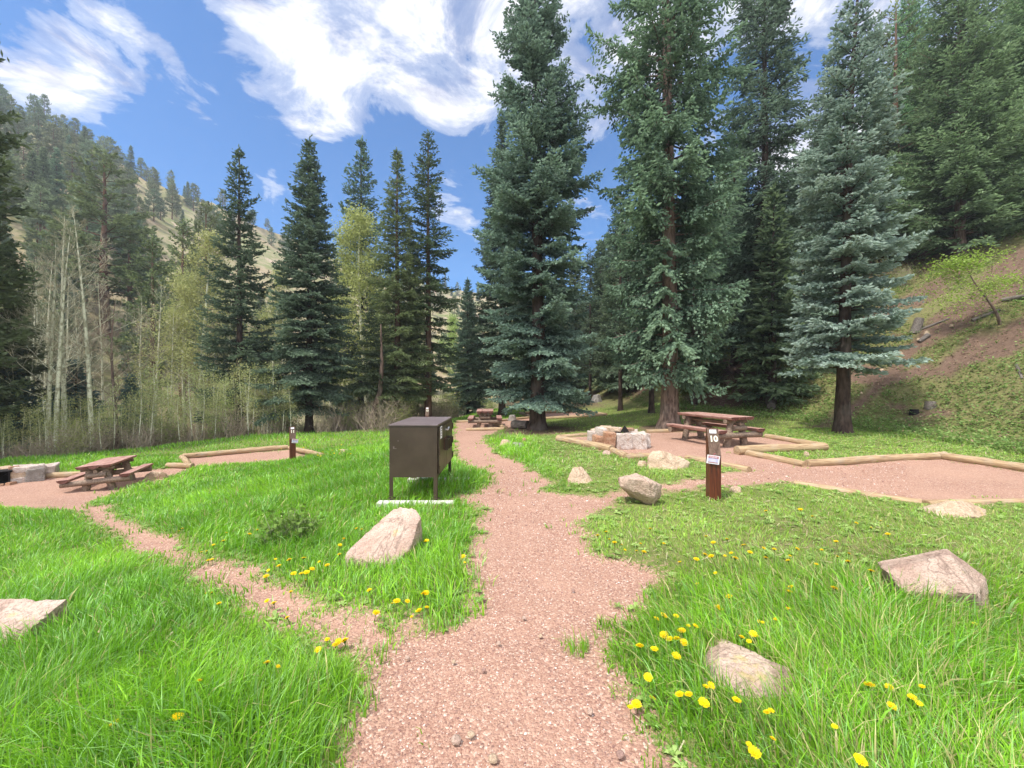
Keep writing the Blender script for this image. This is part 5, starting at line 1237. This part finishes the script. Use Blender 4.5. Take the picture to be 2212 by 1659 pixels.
wb = MB(); wb.add(V, np.arange(n_ * nl * 4).reshape(-1, 4), np.repeat(Cc, 4, 0)); o = obj('turf_weeds', wb.mesh('turf_weeds', M['leaf'], False, True)); tag(o, 'small broad leaved weeds growing low in the turf', 'weeds', None, 'stuff')
# dead straw lying in the turf
n_ = 5200; y = np.sqrt(rng.uniform(1.0, 12.0 ** 2, n_)); x = rng.uniform(-1, 1, n_) * (1.3 * y + .5); p_, q_ = masks(x, y); g_ = np.maximum(p_, np.maximum(q_[10], q_[11])); k = (g_ < .12) & (g_ > -2.5) & (hill_s(x, y) < 0) & (rng.random(n_) < np.where(x > .5, 1, .45)); x, y = x[k], y[k]; n_ = len(x)
th = rng.uniform(0, 6.283, n_); L_ = rng.uniform(.03, .11, n_); z = H(x, y) + rng.uniform(.0, .05, n_) * (g_[k] < -.15); w_ = .0016 + .0005 * y; c_, s_ = np.cos(th), np.sin(th); tz = rng.normal(0, .25, n_) * L_
V = np.stack([np.stack([x - s_ * w_, y + c_ * w_, z + .004], 1), np.stack([x + s_ * w_, y - c_ * w_, z + .004], 1), np.stack([x + c_ * L_ + s_ * w_, y + s_ * L_ - c_ * w_, z + .004 + np.abs(tz)], 1), np.stack([x + c_ * L_ - s_ * w_, y + s_ * L_ + c_ * w_, z + .006 + np.abs(tz)], 1)], 1).reshape(-1, 3)
u = rng.random(n_)[:, None]; Cc = np.array((.36, .29, .16)) * (1 - u) + np.array((.62, .55, .36)) * u
wb = MB(); wb.add(V, np.arange(n_ * 4).reshape(-1, 4), np.repeat(Cc, 4, 0)); o = obj('dead_straw', wb.mesh('dead_straw', M['leaf'], False, True)); tag(o, 'pale dead straw lying in the turf and path edges', 'straw', None, 'stuff')
# brown litter: fallen leaves and chips on the bank
n_ = 16000; x = rng.uniform(7, 34, n_); y = rng.uniform(6, 30, n_); s_ = hill_s(x, y); k = (s_ > -1.5) & (s_ < 14) & (x / y < 1.45); x, y = x[k], y[k]; n_ = len(x)
P = np.stack([x, y, H(x, y) + .015], 1); N1 = rng.normal(0, 1, (n_, 3)) * np.array([1, 1, .3]); N1 /= np.linalg.norm(N1, axis=1)[:, None]; N2 = np.cross(N1, [0, 0, 1.]); sz = rng.uniform(.02, .07, n_)[:, None]
V = np.stack([P - N1 * sz, P + N2 * sz * .5, P + N1 * sz, P - N2 * sz * .5], 1).reshape(-1, 3); u = rng.random(n_)[:, None]
lb = MB(); lb.add(V, np.arange(n_ * 4).reshape(-1, 4), np.repeat(np.array((.10, .06, .04)) * (1 - u) + np.array((.45, .34, .24)) * u, 4, 0))
o = obj('leaf_litter', lb.mesh('leaf_litter', M['leaf'], False, True)); tag(o, 'brown leaf litter and bark chips on the bank', 'litter', None, 'stuff')
# gravel stones
OCT = np.array([(1, 0, 0), (0, 1, 0), (-1, 0, 0), (0, -1, 0), (0, 0, .8), (0, 0, -.6)], float)
OF = np.array([(0, 1, 4), (1, 2, 4), (2, 3, 4), (3, 0, 4), (1, 0, 5), (2, 1, 5), (3, 2, 5), (0, 3, 5)])
gb = MB()
for y0, y1, dn, s0 in [(.9, 2.6, 8500, .0028), (2.6, 4.5, 4200, .0038), (4.5, 8, 1000, .0058)]:
    area = (y1 * y1 - y0 * y0) * .9; n_ = int(area * dn); y = np.sqrt(rng.uniform(y0 * y0, y1 * y1, n_)); x = rng.uniform(-.75, .95, n_) * (y + .4)
    p_, q_ = masks(x, y); gg = np.maximum(p_, np.maximum(q_[10], q_[11])); k = (gg > -.03) & (rng.random(n_) < np.clip(.25 + gg * 3, 0, 1)); x, y = x[k], y[k]; n_ = len(x)
    sz = s0 * rng.lognormal(0, .35, n_); th = rng.uniform(0, 6.28, n_); S3 = rng.uniform(.6, 1.35, (n_, 1, 3)) * sz[:, None, None]
    V = OCT[None] * S3; V = V + rng.normal(0, .12, V.shape) * sz[:, None, None]; c_, s_ = np.cos(th)[:, None], np.sin(th)[:, None]
    V = np.stack([V[..., 0] * c_ - V[..., 1] * s_, V[..., 0] * s_ + V[..., 1] * c_, V[..., 2]], -1) + np.stack([x, y, H(x, y) - .02 + sz * .35], 1)[:, None]
    u = rng.random(n_)[:, None]; Cc = np.array((.30, .16, .12)) * (1 - u) + np.array((.50, .33, .25)) * u
    Cc = np.where(rng.random(n_)[:, None] < .10, np.array((.66, .56, .50)), Cc); Cc = np.where(rng.random(n_)[:, None] < .07, np.array((.22, .12, .11)), Cc)
    gb.add(V.reshape(-1, 3), (OF[None] + (np.arange(n_) * 6)[:, None, None]).reshape(-1, 3), np.repeat(Cc, 6, 0))
m, t = newmat('gravel_stone'); finish(t, t.n('ShaderNodeAttribute', attribute_name='col').outputs[0], .85, .2)
o = obj('loose_gravel', gb.mesh('loose_gravel', m, False, True)); tag(o, 'loose pink gravel chips on the path', 'gravel', None, 'stuff')

# ------------------------------------------------------------------ dandelions
def dandelion_mesh(seed):
    rg = random.Random(seed); mb = MB(); rows = [(34, .020, .000, .0032), (26, .014, .004, .003), (18, .008, .006, .0028)]
    for n_, r, z0, w_ in rows:
        for q in range(n_):
            a_ = q / n_ * 6.283 + rg.uniform(-.08, .08); rr = r * rg.uniform(.85, 1.1); c_, s_ = math.cos(a_), math.sin(a_); up_ = z0 + rg.uniform(.001, .005)
            V = [(-s_ * w_ * .5, c_ * w_ * .5, z0), (s_ * w_ * .5, -c_ * w_ * .5, z0), (c_ * rr + s_ * w_ * .5, s_ * rr - c_ * w_ * .5, up_), (c_ * rr - s_ * w_ * .5, s_ * rr + c_ * w_ * .5, up_)]
            mb.add(V, [[0, 1, 2, 3]], (.85, .66 + rg.uniform(-.06, .04), .01))
    mb.tube([(0, 0, -.012), (0, 0, 0)], [.005, .008], 7, True, C=(.12, .2, .03))
    return mb.mesh('dandelion_flower', M['petal'], False, True)
def stem_mesh():
    mb = MB(); mb.tube([(.012, .004, -.14), (.006, .0, -.07), (0, 0, -.006)], [.0022, .0020, .0018], 5, True, C=(.16, .22, .06)); return mb.mesh('dandelion_stem', M['leaf'], True, True)
DF = [dandelion_mesh(k) for k in range(3)]; DS = stem_mesh()
R8 = [(240, 150), (225, 115), (185, 132), (265, 165), (300, 175), (315, 200), (370, 205), (405, 210), (390, 170), (435, 100), (500, 170), (700, 135), (735, 165), (800, 150), (875, 178), (885, 175), (790, 228), (820, 215), (695, 222), (655, 245), (725, 230), (575, 258), (745, 310), (840, 240), (910, 212), (975, 192), (985, 238), (1025, 197), (1090, 250), (1100, 228), (1135, 195), (1250, 200), (1225, 268), (1318, 160), (1325, 232), (1380, 218), (1375, 255), (1485, 300), (1485, 95), (1530, 62), (1565, 125), (1415, 72), (1205, 40), (1150, 8), (985, 15), (1565, 88),
      (660, 360), (810, 422), (1103, 375), (1098, 398), (1310, 382), (762, 475), (1088, 480), (465, 528), (500, 512), (558, 515), (615, 560), (650, 562), (585, 585), (500, 605), (528, 625), (560, 622), (595, 640), (870, 615), (905, 635), (938, 608), (925, 600), (950, 540), (970, 545), (1030, 530), (455, 672), (385, 657), (560, 706), (425, 806), (700, 850), (725, 845), (575, 888), (618, 888), (445, 905), (690, 928), (370, 935), (342, 948), (1010, 965), (990, 972), (1478, 843), (1570, 852), (1728, 850), (1583, 942), (1713, 930), (1680, 900), (1980, 553), (1018, 1098), (1433, 1200), (930, 1163), (1312, 1040), (905, 1125), (845, 915)]
R3 = [(1040, 135), (1060, 120), (1315, 145), (1450, 152), (1495, 128), (1298, 192), (1240, 215), (1170, 257), (1200, 252), (1230, 300), (1210, 305), (1600, 298), (1620, 337), (1680, 302), (1763, 292), (1853, 313), (1900, 333), (1558, 363), (1545, 398), (1705, 382), (1750, 382), (1780, 375), (1812, 355), (1775, 420), (1688, 488), (1200, 495), (1232, 492), (1272, 556), (1550, 540), (1590, 553), (1668, 638), (2185, 610), (1900, 765), (1950, 795), (1965, 775), (1948, 788), (2010, 765), (2000, 772), (1845, 825), (1550, 900), (1615, 922), (1155, 1003), (1030, 1215), (665, 1250), (1975, 215), (1998, 178), (1970, 270), (2100, 125), (2070, 120), (2145, 478)]
R1_ = [(617, 232), (710, 338), (700, 345), (205, 365), (228, 327), (375, 625), (690, 645), (705, 642), (597, 690), (535, 690), (507, 705), (710, 725), (663, 745), (622, 780), (415, 757), (930, 465), (920, 430)]
DD = [(a * .4543 + 1207, b * .4543 + 1097) for a, b in R8] + [(a * .372, b * .372 + 1097) for a, b in R3] + [(a * .372 + 658, b * .372 + 1042) for a, b in R1_]
rg = random.Random(6)
DD += [(rg.gauss(722, 24), rg.uniform(958, 986)) for _ in range(26)] + [(rg.uniform(520, 800), rg.uniform(960, 1010)) for _ in range(8)]
for i, (px, py) in enumerate(DD):
    hl = .13 if py > 1200 else .15
    x, y, z = G(px, py, .05); x = X(px, y)
    p_, q_ = masks(np.array([x]), np.array([y]))
    if p_[0] < -.12: x, y, z = G(px, py, hl); x = X(px, y)
    if px < 1150:
        lab = 'yellow dandelion flower in the grass left of the gravel path' if py > 1050 else 'tiny yellow dandelion in the distant patch left of the locker'
    else: lab = 'yellow dandelion flower in the near grass right of the gravel path' if py > 1250 else 'yellow dandelion flower in the short grass patch below the number ten post'
    zf = EYE - (py - CY) / FPX * y
    e = empty('dandelion', (x, y, zf), rg.uniform(0, 6), lab, 'dandelion', 'dandelions in the grass', 1.15 * rg.uniform(.5, 1.1))
    e.rotation_euler = (rg.uniform(-.35, .45), rg.uniform(-.3, .3), rg.uniform(0, 6))
    obj('flower_head', DF[i % 3], e); obj('stem', DS, e)
print('all done', len(bpy.data.objects))

# ------------------------------------------------------------------ thin haze in the valley air
mb = MB(); mb.box((0, 178, 55), (830, 500, 135))
m, t = newmat('valley_haze'); hv = t.n('ShaderNodeVolumePrincipled', i={'Color': (.80, .86, .95, 1), 'Density': .0009, 'Anisotropy': .3})
t.n('ShaderNodeOutputMaterial', i={1: hv.outputs[0]})
o = obj('haze', mb.mesh('haze', m)); tag(o, 'thin pale haze hanging in the valley air', 'haze', None, 'stuff')
